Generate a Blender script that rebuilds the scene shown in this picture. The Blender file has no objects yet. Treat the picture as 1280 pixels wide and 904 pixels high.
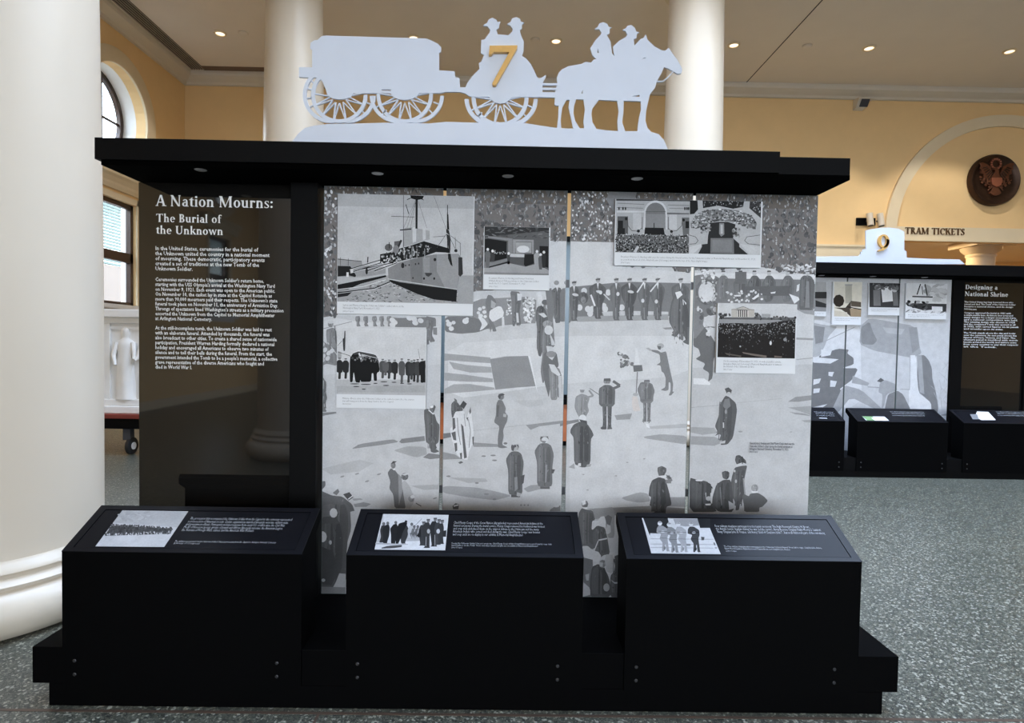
import bpy, math, random
import numpy as np
from mathutils import Vector, Matrix
from mathutils.geometry import tessellate_polygon
random.seed(7)
S = bpy.context.scene
COL = S.collection
R = math.radians

# ---------------------------------------------------------------- camera, sky, light, exposure
F = 740.0
EYE = Vector((0, 0, 1.6))
YAW, PIT, ROL = 0.0107, 0.0305, 0.0172
_f = Vector((math.sin(YAW)*math.cos(PIT), math.cos(YAW)*math.cos(PIT), -math.sin(PIT)))
_r0 = Vector((math.cos(YAW), -math.sin(YAW), 0)); _u0 = _r0.cross(_f)
_r = math.cos(ROL)*_r0 + math.sin(ROL)*_u0
_u = -math.sin(ROL)*_r0 + math.cos(ROL)*_u0
cam = bpy.data.cameras.new('camera'); cam.sensor_fit = 'HORIZONTAL'; cam.sensor_width = 36
cam.lens = F/1280*36; cam.clip_start = .05; cam.clip_end = 300
camo = bpy.data.objects.new('camera', cam); COL.objects.link(camo)
m3 = Matrix((_r, _u, -_f)).transposed()
camo.matrix_world = Matrix.Translation(EYE) @ m3.to_4x4()
S.camera = camo
S.view_settings.view_transform = 'Standard'; S.view_settings.look = 'None'
S.view_settings.gamma = 1; S.view_settings.use_curve_mapping = False
S.view_settings.exposure = 0.0
S.cycles.use_denoising = True
S.cycles.max_bounces = 8; S.cycles.diffuse_bounces = 5; S.cycles.glossy_bounces = 4

w = bpy.data.worlds.new('sky'); S.world = w; w.use_nodes = True
nt = w.node_tree; nt.nodes.clear()
wo = nt.nodes.new('ShaderNodeOutputWorld'); bg = nt.nodes.new('ShaderNodeBackground')
tc = nt.nodes.new('ShaderNodeTexCoord'); sx = nt.nodes.new('ShaderNodeSeparateXYZ'); cr = nt.nodes.new('ShaderNodeValToRGB')
nt.links.new(tc.outputs['Generated'], sx.inputs[0]); nt.links.new(sx.outputs[2], cr.inputs[0])
cr.color_ramp.elements[0].color = (.80, .86, .92, 1); cr.color_ramp.elements[0].position = 0
cr.color_ramp.elements[1].color = (.53, .70, 1.0, 1); cr.color_ramp.elements[1].position = 1
nt.links.new(cr.outputs[0], bg.inputs[0]); bg.inputs[1].default_value = 13.0
nt.links.new(bg.outputs[0], wo.inputs[0])

CEIL = 7.9; XL = -7.82; YB = 14.5; XR = 20.0; YF = -14.0
SKY = (-2.4, 1.0, 11.0, 8.1)
GLZ = (-5.0, 0.5, 13.0, 5.2)              # unseen glazing added behind the camera to light the mural front, x0,z0,x1,z1            # the skylight opening in the ceiling x0,y0,x1,y1
WELL = 11.0
def portal(name, loc, rot, sx_, sy_):
    l = bpy.data.lights.new(name, 'AREA'); l.shape = 'RECTANGLE'; l.size = sx_; l.size_y = sy_
    l.cycles.is_portal = True; l.energy = 1
    o = bpy.data.objects.new(name, l); COL.objects.link(o); o.location = loc; o.rotation_euler = rot
portal('skylight_portal', ((SKY[0]+SKY[2])/2, (SKY[1]+SKY[3])/2, WELL), (0, 0, 0), SKY[2]-SKY[0], SKY[3]-SKY[1])

portal('fill_glazing_portal', ((GLZ[0]+GLZ[2])/2, YF-.32, (GLZ[1]+GLZ[3])/2), (R(90), 0, 0), GLZ[2]-GLZ[0], GLZ[3]-GLZ[1])  # portal of the added front glazing

# ---------------------------------------------------------------- materials
def lin(v):
    v = v/255.0
    return v/12.92 if v <= .04045 else ((v+.055)/1.055)**2.4
def rgb(r, g, b): return (lin(r), lin(g), lin(b), 1)
def mat(name, col, rough=.5, metal=0, spec=.5, noise=0, scale=8, coat=0, bump=0, bscale=200):
    m = bpy.data.materials.new(name); m.use_nodes = True
    n = m.node_tree.nodes; l = m.node_tree.links; p = n['Principled BSDF']
    p.inputs['Base Color'].default_value = col; p.inputs['Roughness'].default_value = rough
    p.inputs['Metallic'].default_value = metal; p.inputs['Specular IOR Level'].default_value = spec
    p.inputs['Coat Weight'].default_value = coat; p.inputs['Coat Roughness'].default_value = .05
    t = n.new('ShaderNodeTexCoord')
    nz = n.new('ShaderNodeTexNoise'); nz.inputs['Scale'].default_value = scale; nz.inputs['Detail'].default_value = 4
    l.new(t.outputs['Object'], nz.inputs['Vector'])
    mx = n.new('ShaderNodeMix'); mx.data_type = 'RGBA'; mx.blend_type = 'MULTIPLY'
    k = 1-max(noise, .015)*2
    rp = n.new('ShaderNodeValToRGB'); rp.color_ramp.elements[0].color = (k, k, k, 1); rp.color_ramp.elements[0].position = .3
    rp.color_ramp.elements[1].position = .7
    l.new(nz.outputs[0], rp.inputs[0]); mx.inputs[0].default_value = 1; mx.inputs[6].default_value = col
    l.new(rp.outputs[0], mx.inputs[7]); l.new(mx.outputs[2], p.inputs['Base Color'])
    if bump:
        b = n.new('ShaderNodeBump'); b.inputs['Strength'].default_value = bump; b.inputs['Distance'].default_value = .002
        n2 = n.new('ShaderNodeTexNoise'); n2.inputs['Scale'].default_value = bscale; l.new(t.outputs['Object'], n2.inputs['Vector'])
        l.new(n2.outputs[0], b.inputs['Height']); l.new(b.outputs[0], p.inputs['Normal'])
    return m
def emat(name, col, s):
    m = bpy.data.materials.new(name); m.use_nodes = True
    p = m.node_tree.nodes['Principled BSDF']; p.inputs['Base Color'].default_value = col
    p.inputs['Emission Color'].default_value = col; p.inputs['Emission Strength'].default_value = s
    return m
def printmat(name, rough=.35, spec=.4, coat=0.0, grain=.10):
    m = bpy.data.materials.new(name); m.use_nodes = True
    n = m.node_tree.nodes; l = m.node_tree.links; p = n['Principled BSDF']
    a = n.new('ShaderNodeAttribute'); a.attribute_name = 'shade'
    t = n.new('ShaderNodeTexCoord'); nz = n.new('ShaderNodeTexNoise'); nz.inputs['Scale'].default_value = 120; nz.inputs['Detail'].default_value = 6
    l.new(t.outputs['Object'], nz.inputs['Vector'])
    mr = n.new('ShaderNodeMapRange'); mr.inputs[1].default_value = .3; mr.inputs[2].default_value = .7
    mr.inputs[3].default_value = 1-grain; mr.inputs[4].default_value = 1+grain
    n2 = n.new('ShaderNodeTexNoise'); n2.inputs['Scale'].default_value = 14; n2.inputs['Detail'].default_value = 3; l.new(t.outputs['Object'], n2.inputs['Vector'])
    n3 = n.new('ShaderNodeMath'); n3.operation = 'ADD'; n4 = n.new('ShaderNodeMath'); n4.operation = 'MULTIPLY'; n4.inputs[1].default_value = .5
    l.new(nz.outputs[0], n3.inputs[0]); l.new(n2.outputs[0], n3.inputs[1]); l.new(n3.outputs[0], n4.inputs[0]); l.new(n4.outputs[0], mr.inputs[0])
    mx = n.new('ShaderNodeVectorMath'); mx.operation = 'SCALE'
    l.new(a.outputs['Color'], mx.inputs[0]); l.new(mr.outputs[0], mx.inputs['Scale']); l.new(mx.outputs[0], p.inputs['Base Color'])
    p.inputs['Roughness'].default_value = rough; p.inputs['Specular IOR Level'].default_value = spec
    p.inputs['Coat Weight'].default_value = coat; p.inputs['Coat Roughness'].default_value = .02
    return m
black = mat('black_powder_coat', (.0018, .0018, .0021, 1), .55, 0, .08, .05, 30)
blackl = mat('lectern_black', (.0016, .0016, .0018, 1), .6, 0, .03)
whites = mat('small_white_lettering', rgb(200, 202, 208), .5)
blackb = mat('black_soffit', (.0006, .0006, .0006, 1), .95, 0, .02)
graph = mat('graphic_panel_black', (.007, .007, .009, 1), .25, 0, .09)
rimm = mat('lectern_rim_black', (.007, .007, .009, 1), .28, 0, .11)
glassk = mat('dark_printed_glass', (.008, .0075, .007, 1), .03, 0, .75)
white = mat('white_print', rgb(228, 228, 230), .5)
whitet = mat('white_lettering', rgb(235, 235, 235), .5)
inkm = mat('dark_ink', rgb(60, 62, 70), .6)
board = mat('photo_board', rgb(222, 224, 228), .45)
boardside = mat('board_edge', rgb(150, 152, 158), .5)
glassedge = mat('glass_edge', rgb(120, 135, 135), .15, 0, .6)
silver = mat('silver_painted_metal', rgb(208, 214, 226), .42, .1, .5)
gold = mat('brushed_gold', rgb(225, 178, 105), .35, .35, .5, .05, 60)
steel = mat('steel_screw', rgb(60, 60, 62), .4, .6)
colm = mat('column_plaster', rgb(212, 200, 182), .32, 0, .4, .01, 2)
wallm = mat('cream_wall_paint', rgb(236, 201, 148), .7, 0, .25, .02, 3, bump=.05)
ceilm = mat('ceiling_paint', rgb(226, 218, 208), .8, 0, .2, .01, 2)
trimm = mat('trim_paint', rgb(226, 208, 176), .55, 0, .3, .01, 4)
cornm = mat('cornice_paint', rgb(214, 206, 192), .6, 0, .3, .01, 4)
plast = mat('white_plaster', rgb(235, 233, 230), .6, 0, .3, .02, 9)
bronze = mat('dark_bronze', rgb(72, 52, 40), .38, .7, .5, .12, 14)
bronze2 = mat('worn_bronze', rgb(128, 84, 62), .4, .7, .5, .12, 20)
copper = mat('copper_shield', rgb(175, 110, 85), .4, .6, .5, .05, 20)
framem = mat('window_frame_bronze', rgb(70, 52, 42), .45, .2)
rubber = mat('black_rubber', rgb(24, 24, 25), .6)
redm = mat('red_cart_edge', rgb(120, 45, 35), .6)
letterm = mat('brown_metal_letters', rgb(105, 78, 52), .4, .5)
orange = mat('orange_wood', rgb(196, 110, 62), .35, 0, .5, .12, 6)
slotm = mat('slot_dark', rgb(40, 34, 34), .8)
slotw = mat('slot_fin', rgb(170, 160, 148), .5)
strip = mat('brown_floor_strip', rgb(96, 78, 66), .4, .3)
lampm = emat('lamp_glow', (1, .84, .62, 1), 1.6)
lensm = mat('dull_lens', rgb(150, 150, 150), .3, .3)
P_mur = printmat('mural_film', .35, .12, .0, .13)
P_pho = printmat('photo_paper', .5, .12, 0, .14)

def floormat():
    m = bpy.data.materials.new('terrazzo'); m.use_nodes = True
    n = m.node_tree.nodes; l = m.node_tree.links; p = n['Principled BSDF']
    t = n.new('ShaderNodeTexCoord')
    def vor(scale, ramp, rnd=1):
        v = n.new('ShaderNodeTexVoronoi'); v.inputs['Scale'].default_value = scale; v.inputs['Randomness'].default_value = rnd
        l.new(t.outputs['Object'], v.inputs['Vector'])
        s = n.new('ShaderNodeSeparateColor'); l.new(v.outputs['Color'], s.inputs[0])
        r = n.new('ShaderNodeValToRGB'); r.color_ramp.interpolation = 'CONSTANT'
        e = r.color_ramp.elements
        e[0].position = 0; e[0].color = ramp[0][1]; e[1].position = ramp[1][0]; e[1].color = ramp[1][1]
        for q, c in ramp[2:]:
            x = e.new(q); x.color = c
        l.new(s.outputs[0], r.inputs[0]); return r, v
    a, va = vor(98, [(0, rgb(48, 50, 44)), (.24, rgb(72, 73, 64)), (.48, rgb(90, 91, 79)), (.70, rgb(114, 114, 100)), (.85, rgb(192, 190, 173)), (.95, rgb(26, 28, 27))])
    b, vb = vor(210, [(0, rgb(56, 59, 55)), (.4, rgb(84, 85, 74)), (.82, rgb(174, 172, 154)), (.92, rgb(30, 32, 31))])
    mx = n.new('ShaderNodeMix'); mx.data_type = 'RGBA'; mx.inputs[0].default_value = .4
    l.new(a.outputs[0], mx.inputs[6]); l.new(b.outputs[0], mx.inputs[7]); l.new(mx.outputs[2], p.inputs['Base Color'])
    p.inputs['Roughness'].default_value = .33; p.inputs['Specular IOR Level'].default_value = .5
    return m
floorm = floormat()

# ---------------------------------------------------------------- helpers
WL = {}                                   # world location of every object that parents others
def ray(x, y): return _f + _r*((x-640)/F) - _u*((y-452)/F)
def onY(x, y, Y): d = ray(x, y); return EYE + d*(Y/d.y)
def onZ(x, y, Z): d = ray(x, y); return EYE + d*((Z-1.6)/d.z)
def onP(x, y, o, n): d = ray(x, y); return EYE + d*((o-EYE).dot(n)/d.dot(n))
def props(o, label=None, cat=None, group=None, kind=None):
    if label: o['label'] = label
    if cat: o['category'] = cat
    if group: o['group'] = group
    if kind: o['kind'] = kind
    return o
def thing(name, loc, label, cat, group=None):
    o = bpy.data.objects.new(name, None); COL.objects.link(o); o.location = loc; o.empty_display_size = .1
    WL[o.name] = Vector(loc)
    return props(o, label, cat, group)
class MB:
    def __init__(s): s.v = []; s.f = []; s.c = []
    def add(s, vs, fs, c=None):
        b = len(s.v); s.v += [tuple(v) for v in vs]
        s.f += [tuple(b+i for i in f) for f in fs]
        if c is not None: s.c += [c]*len(fs)
    def box(s, a, b):
        x0, y0, z0 = a; x1, y1, z1 = b
        s.add([(x0,y0,z0),(x1,y0,z0),(x1,y1,z0),(x0,y1,z0),(x0,y0,z1),(x1,y0,z1),(x1,y1,z1),(x0,y1,z1)],
              [(0,3,2,1),(4,5,6,7),(0,1,5,4),(1,2,6,5),(2,3,7,6),(3,0,4,7)]); return s
    def prism(s, loops, M):               # loops: outer, then holes, 2D; M maps (u,v,w) to the world; w 0..1
        pts = [p for L in loops for p in L]; n = len(pts)
        tri = tessellate_polygon([[Vector((p[0], p[1], 0)) for p in L] for L in loops])
        vs = [M(p[0], p[1], 0) for p in pts] + [M(p[0], p[1], 1) for p in pts]
        fs = []
        for t in tri:
            a, b, c = t
            ar = (pts[b][0]-pts[a][0])*(pts[c][1]-pts[a][1]) - (pts[b][1]-pts[a][1])*(pts[c][0]-pts[a][0])
            if ar < 0: b, c = c, b
            fs.append((a+n, b+n, c+n)); fs.append((a, c, b))
        k = 0
        for j, L in enumerate(loops):
            ar = sum(L[i][0]*L[(i+1) % len(L)][1]-L[(i+1) % len(L)][0]*L[i][1] for i in range(len(L)))
            pos = (ar > 0) == (j == 0)
            for i in range(len(L)):
                a = k+i; b = k+(i+1) % len(L)
                fs.append((a, b, b+n, a+n) if pos else (b, a, a+n, b+n))
            k += len(L)
        s.add(vs, fs); return s
    def lathe(s, prof, c, seg=48, axis='z'):
        vs = []; n = len(prof)
        for i in range(seg):
            a = 2*math.pi*i/seg; ca, sa = math.cos(a), math.sin(a)
            for r, h in prof:
                if axis == 'z': vs.append((c[0]+r*ca, c[1]+r*sa, c[2]+h))
                elif axis == 'y': vs.append((c[0]+r*ca, c[1]+h, c[2]-r*sa))
                else: vs.append((c[0]+h, c[1]+r*ca, c[2]+r*sa))
        fs = []
        for i in range(seg):
            j = (i+1) % seg
            for k in range(n-1): fs.append((i*n+k, j*n+k, j*n+k+1, i*n+k+1))
        s.add(vs, fs)
        return s
    def tube(s, a, b, r, seg=8, r2=None):
        a = Vector(a); b = Vector(b); r2 = r if r2 is None else r2
        d = (b-a).normalized(); x = d.orthogonal().normalized(); y = d.cross(x)
        vs = []
        for q, rr in ((a, r), (b, r2)):
            for i in range(seg):
                t = 2*math.pi*i/seg; vs.append(q+x*math.cos(t)*rr+y*math.sin(t)*rr)
        s.add(vs, [(i, (i+1) % seg, (i+1) % seg+seg, i+seg) for i in range(seg)]+[tuple(range(seg))[::-1], tuple(range(seg, 2*seg))]); return s
    def sweep(s, prof, path, closed=False):   # prof: (out, up) along world polyline (x,y,outdir)
        n = len(prof); vs = []
        for (x, y, ox, oy, z) in path:
            for o, h in prof: vs.append((x+ox*o, y+oy*o, z+h))
        s.add(vs, [(i*n+k, (i+1)*n+k, (i+1)*n+(k+1) % n, i*n+(k+1) % n) for i in range(len(path)-1) for k in range(n)])
        s.add(vs[:n], [tuple(range(n))]); s.add(vs[-n:], [tuple(range(n))[::-1]]); return s
    def build(s, name, m, parent=None, smooth=False, bevel=0, label=None, kind=None):
        me = bpy.data.meshes.new(name)
        o0 = WL[parent.name] if parent is not None else Vector((0, 0, 0))
        me.from_pydata([(v[0]-o0.x, v[1]-o0.y, v[2]-o0.z) for v in s.v], [], s.f)
        me.materials.append(m)
        if s.c:
            ca = me.color_attributes.new('shade', 'FLOAT_COLOR', 'CORNER')
            arr = np.empty(len(me.loops)*4, dtype=np.float32); k = 0
            for f, c in zip(s.f, s.c):
                for _ in f: arr[k:k+4] = c; k += 4
            ca.data.foreach_set('color', arr)
        if smooth:
            me.polygons.foreach_set('use_smooth', [True]*len(me.polygons))
            me.set_sharp_from_angle(angle=R(40))
        return link(name, me, parent, bevel, label, kind)
def link(name, me, parent=None, bevel=0, label=None, kind=None, off=None):
    o = bpy.data.objects.new(name, me); COL.objects.link(o)
    if parent is not None: o.parent = parent
    WL[o.name] = WL[parent.name] if parent is not None else Vector((0, 0, 0))
    if bevel:
        b = o.modifiers.new('bevel', 'BEVEL'); b.width = bevel; b.segments = 2; b.limit_method = 'ANGLE'
    return props(o, label, None, None, kind)
def boxo(name, a, b, m, parent=None, **k): return MB().box(a, b).build(name, m, parent, **k)
def struct(name, mb, m, **k): return mb.build(name, m, None, kind='structure', **k)
def YM(Y0, Y1):                           # a prism in the x-z plane whose w runs from Y1 (back) to Y0 (front)
    return lambda u, v, w_: (u, Y1+(Y0-Y1)*w_, v)
def circle(cx, cy, r, n=32, a0=0, a1=360, ry=None):
    ry = r if ry is None else ry; full = abs(a1-a0) >= 360
    m = n if full else n+1
    return [(cx+r*math.cos(R(a0+(a1-a0)*i/n)), cy+ry*math.sin(R(a0+(a1-a0)*i/n))) for i in range(m)]

# ---- flat prints: coloured film laid down shape by shape on a plane
def clip(poly, r):
    u0, v0, u1, v1 = r
    for ax, lim, sg in ((0, u0, 1), (0, u1, -1), (1, v0, 1), (1, v1, -1)):
        out = []
        for i in range(len(poly)):
            a, b = poly[i-1], poly[i]; da, db = (a[ax]-lim)*sg, (b[ax]-lim)*sg
            if (da >= 0) != (db >= 0):
                t = da/(da-db); out.append((a[0]+(b[0]-a[0])*t, a[1]+(b[1]-a[1])*t))
            if db >= 0: out.append(b)
        poly = out
        if len(poly) < 3: return []
    return poly
class Print:
    def __init__(s, o, ux, uy):
        s.o = Vector(o); s.ux = Vector(ux).normalized(); s.uy = Vector(uy).normalized(); s.n = s.ux.cross(s.uy)
        s.items = []; s.lv = 0; s.T = (0, 0, 1); s.smooth = 0; s.con = 1.08; s.fold = False; s.rnd = random.Random(2)
    def crop(s, x, y, k): s.T = (x, y, k); return s
    def uv(s, p):
        q = onP(s.T[0]+p[0]/s.T[2], s.T[1]+p[1]/s.T[2], s.o, s.n)-s.o
        return (q.dot(s.ux), q.dot(s.uy))
    def raw(s, pts, g, lv=None):
        if lv is None: s.lv += 1; lv = s.lv
        s.items.append((pts, g, lv)); return s
    def poly(s, pts, g, lv=None, sm=None):
        q = [s.uv(p) for p in pts]; k = s.smooth if sm is None else sm
        if len(q) >= 6 and k:
            for _ in range(k):
                o = []
                for i in range(len(q)):
                    a, b = q[i], q[(i+1) % len(q)]
                    o += [(a[0]*.86+b[0]*.14, a[1]*.86+b[1]*.14), (a[0]*.14+b[0]*.86, a[1]*.14+b[1]*.86)]
                q = o
        s.raw(q, g, lv)
        if s.fold and len(pts) >= 6 and isinstance(g, (int, float)) and 60 < g < 135:
            us = [p[0] for p in q]; vs = [p[1] for p in q]; W, H = max(us)-min(us), max(vs)-min(vs)
            ar = abs(sum(q[i-1][0]*q[i][1]-q[i][0]*q[i-1][1] for i in range(len(q))))/2
            if H > W*.8 and .03 < H < .6 and ar > .6*W*H:
                cu, cv = sum(us)/len(us), sum(vs)/len(vs)
                for fx, dx, dg in ((.6, -.13, 6), (.26, .2, -8), (.1, -.05, -9), (.09, -.26, 11)):
                    s.raw([(cu+(a-cu)*fx+dx*W, cv+(b-cv)*.8) for a, b in q], g+dg+s.rnd.uniform(-3, 3), lv)
                for _ in range(int(4+H*30)):
                    a = cu+s.rnd.uniform(-.26, .26)*W; b = cv+s.rnd.uniform(-.4, .4)*H; r = s.rnd.uniform(.0015, .005); e = s.rnd.uniform(.003, .012); t = s.rnd.uniform(-.5, .5)
                    s.raw([(a-r, b), (a+t*e, b-e), (a+r, b), (a-t*e, b+e)], g+s.rnd.choice((-16, -10, 10, 18)), lv)
        return s
    def rect(s, a, b, c, d, g, lv=None): return s.poly([(a, b), (c, b), (c, d), (a, d)], g, lv)
    def blob(s, cx, cy, rx, ry, g, rot=0, lv=None, n=9):
        c, q = math.cos(rot), math.sin(rot)
        return s.poly([(cx+rx*math.cos(t)*c-ry*math.sin(t)*q, cy+rx*math.cos(t)*q+ry*math.sin(t)*c) for t in [2*math.pi*i/n for i in range(n)]], g, lv)
    def line(s, pts, w_, g):
        for a, b in zip(pts, pts[1:]):
            dx, dy = b[0]-a[0], b[1]-a[1]; L = math.hypot(dx, dy) or 1; nx, ny = -dy/L*w_/2, dx/L*w_/2
            s.poly([(a[0]+nx, a[1]+ny), (b[0]+nx, b[1]+ny), (b[0]-nx, b[1]-ny), (a[0]-nx, a[1]-ny)], g)
        return s
    def crowd(s, region, n, rx, ry, gr, seed=1):
        rnd = random.Random(seed)
        xs = [p[0] for p in region]; ys = [p[1] for p in region]; base = s.lv+1; k = 0
        while k < n:
            x = rnd.uniform(min(xs), max(xs)); y = rnd.uniform(min(ys), max(ys)); ins = False
            for i in range(len(region)):
                a, b = region[i-1], region[i]
                if (a[1] > y) != (b[1] > y) and x < (b[0]-a[0])*(y-a[1])/(b[1]-a[1])+a[0]: ins = not ins
            if not ins: continue
            s.blob(x, y, rnd.uniform(*rx), rnd.uniform(*ry), rnd.choice(gr)+rnd.uniform(-9, 9), rnd.uniform(-.6, .6), base+k % 24, 6)
            k += 1
        s.lv = base+24; return s
    def build(s, name, parent, m, r=None, gain=1.2, base=0.0004, step=.00002, label=None):
        mb = MB(); cl = []
        for pts, g, lv in s.items:
            if r is not None: pts = clip(pts, r)
            if len(pts) >= 3: cl.append((pts, g))
        us = [p[0] for q, _ in cl for p in q]; vs_ = [p[1] for q, _ in cl for p in q]
        u0, v0 = min(us), min(vs_); cell = max(max(us)-u0, max(vs_)-v0)/170+1e-9; G = np.zeros((174, 174), dtype=np.int32)
        for pts, g in cl:
            a0 = int((min(p[0] for p in pts)-u0)/cell); a1 = int((max(p[0] for p in pts)-u0)/cell)+1
            b0 = int((min(p[1] for p in pts)-v0)/cell); b1 = int((max(p[1] for p in pts)-v0)/cell)+1
            lv = int(G[a0:a1, b0:b1].max())+1; G[a0:a1, b0:b1] = lv
            if isinstance(g, (int, float)): c = lin(max(2, 171+(g-171)*s.con))*gain; c = (c*.985, c*.99, c*1.02, 1)
            else: c = (lin(g[0])*gain, lin(g[1])*gain, lin(g[2])*gain, 1)
            c = tuple(min(.92, q) for q in c[:3])+(1,)
            w3 = [s.o+s.ux*p[0]+s.uy*p[1]+s.n*(base+lv*step) for p in pts]
            if len(pts) <= 4 or len(pts) in (6, 9) and s_convex(pts): fs = [tuple(range(len(pts)))]
            else: fs = [t for t in tessellate_polygon([[Vector((p[0], p[1], 0)) for p in pts]])]
            g2 = []
            for f in fs:
                a = 0
                for i in range(len(f)):
                    p, q = pts[f[i]], pts[f[(i+1) % len(f)]]; a += p[0]*q[1]-q[0]*p[1]
                g2.append(f if a > 0 else f[::-1])
            mb.add(w3, g2, c)
        return mb.build(name, m, parent, label=label)
def s_convex(p):
    sg = 0
    for i in range(len(p)):
        a, b, c = p[i-2], p[i-1], p[i]
        z = (b[0]-a[0])*(c[1]-b[1])-(b[1]-a[1])*(c[0]-b[0])
        if abs(z) < 1e-12: continue
        if sg and (z > 0) != (sg > 0): return False
        sg = z
    return True

# ---- lettering
_fc = {}
def glyphs(text, bold):
    key = (text, bold)
    if key not in _fc:
        c = bpy.data.curves.new('t', 'FONT'); c.body = text; c.size = 1; c.resolution_u = 1; c.offset = .014 if bold else -.012
        o = bpy.data.objects.new('t', c); me = o.to_mesh()
        vs = [(v.co.x, v.co.y) for v in me.vertices]; fs = [tuple(p.vertices) for p in me.polygons]
        o.to_mesh_clear(); bpy.data.objects.remove(o); bpy.data.curves.remove(c); _fc[key] = (vs, fs)
    return _fc[key]
def text_lines(name, P, lines, parent, m, bold=True, h=None, lift=.0015):
    """lines: (text, x_left, y_left, x_right, y_right) in the frame; the baseline joins both ends"""
    mb = MB(); T = P.T; P.T = (0, 0, 1)
    for t, x0, y0, x1, y1, hp in lines:
        vs, fs = glyphs(t, bold); w_ = max(v[0] for v in vs)
        a = P.uv((x0, y0)); b = P.uv((x1, y1)); c = P.uv((x0, y0-hp))
        H = math.hypot(c[0]-a[0], c[1]-a[1])/.72
        ex = ((b[0]-a[0])/w_, (b[1]-a[1])/w_); 
        out = []
        for v in vs:
            u_ = a[0]+ex[0]*v[0]; v_ = a[1]+ex[1]*v[0]+v[1]*H
            out.append(P.o+P.ux*u_+P.uy*v_+P.n*lift)
        mb.add(out, [f if fa(vs, f) > 0 else f[::-1] for f in fs])
    P.T = T
    return mb.build(name, m, parent, kind='stuff')
def fa(vs, f):
    return sum(vs[f[i-1]][0]*vs[f[i]][1]-vs[f[i]][0]*vs[f[i-1]][1] for i in range(len(f)))

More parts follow.
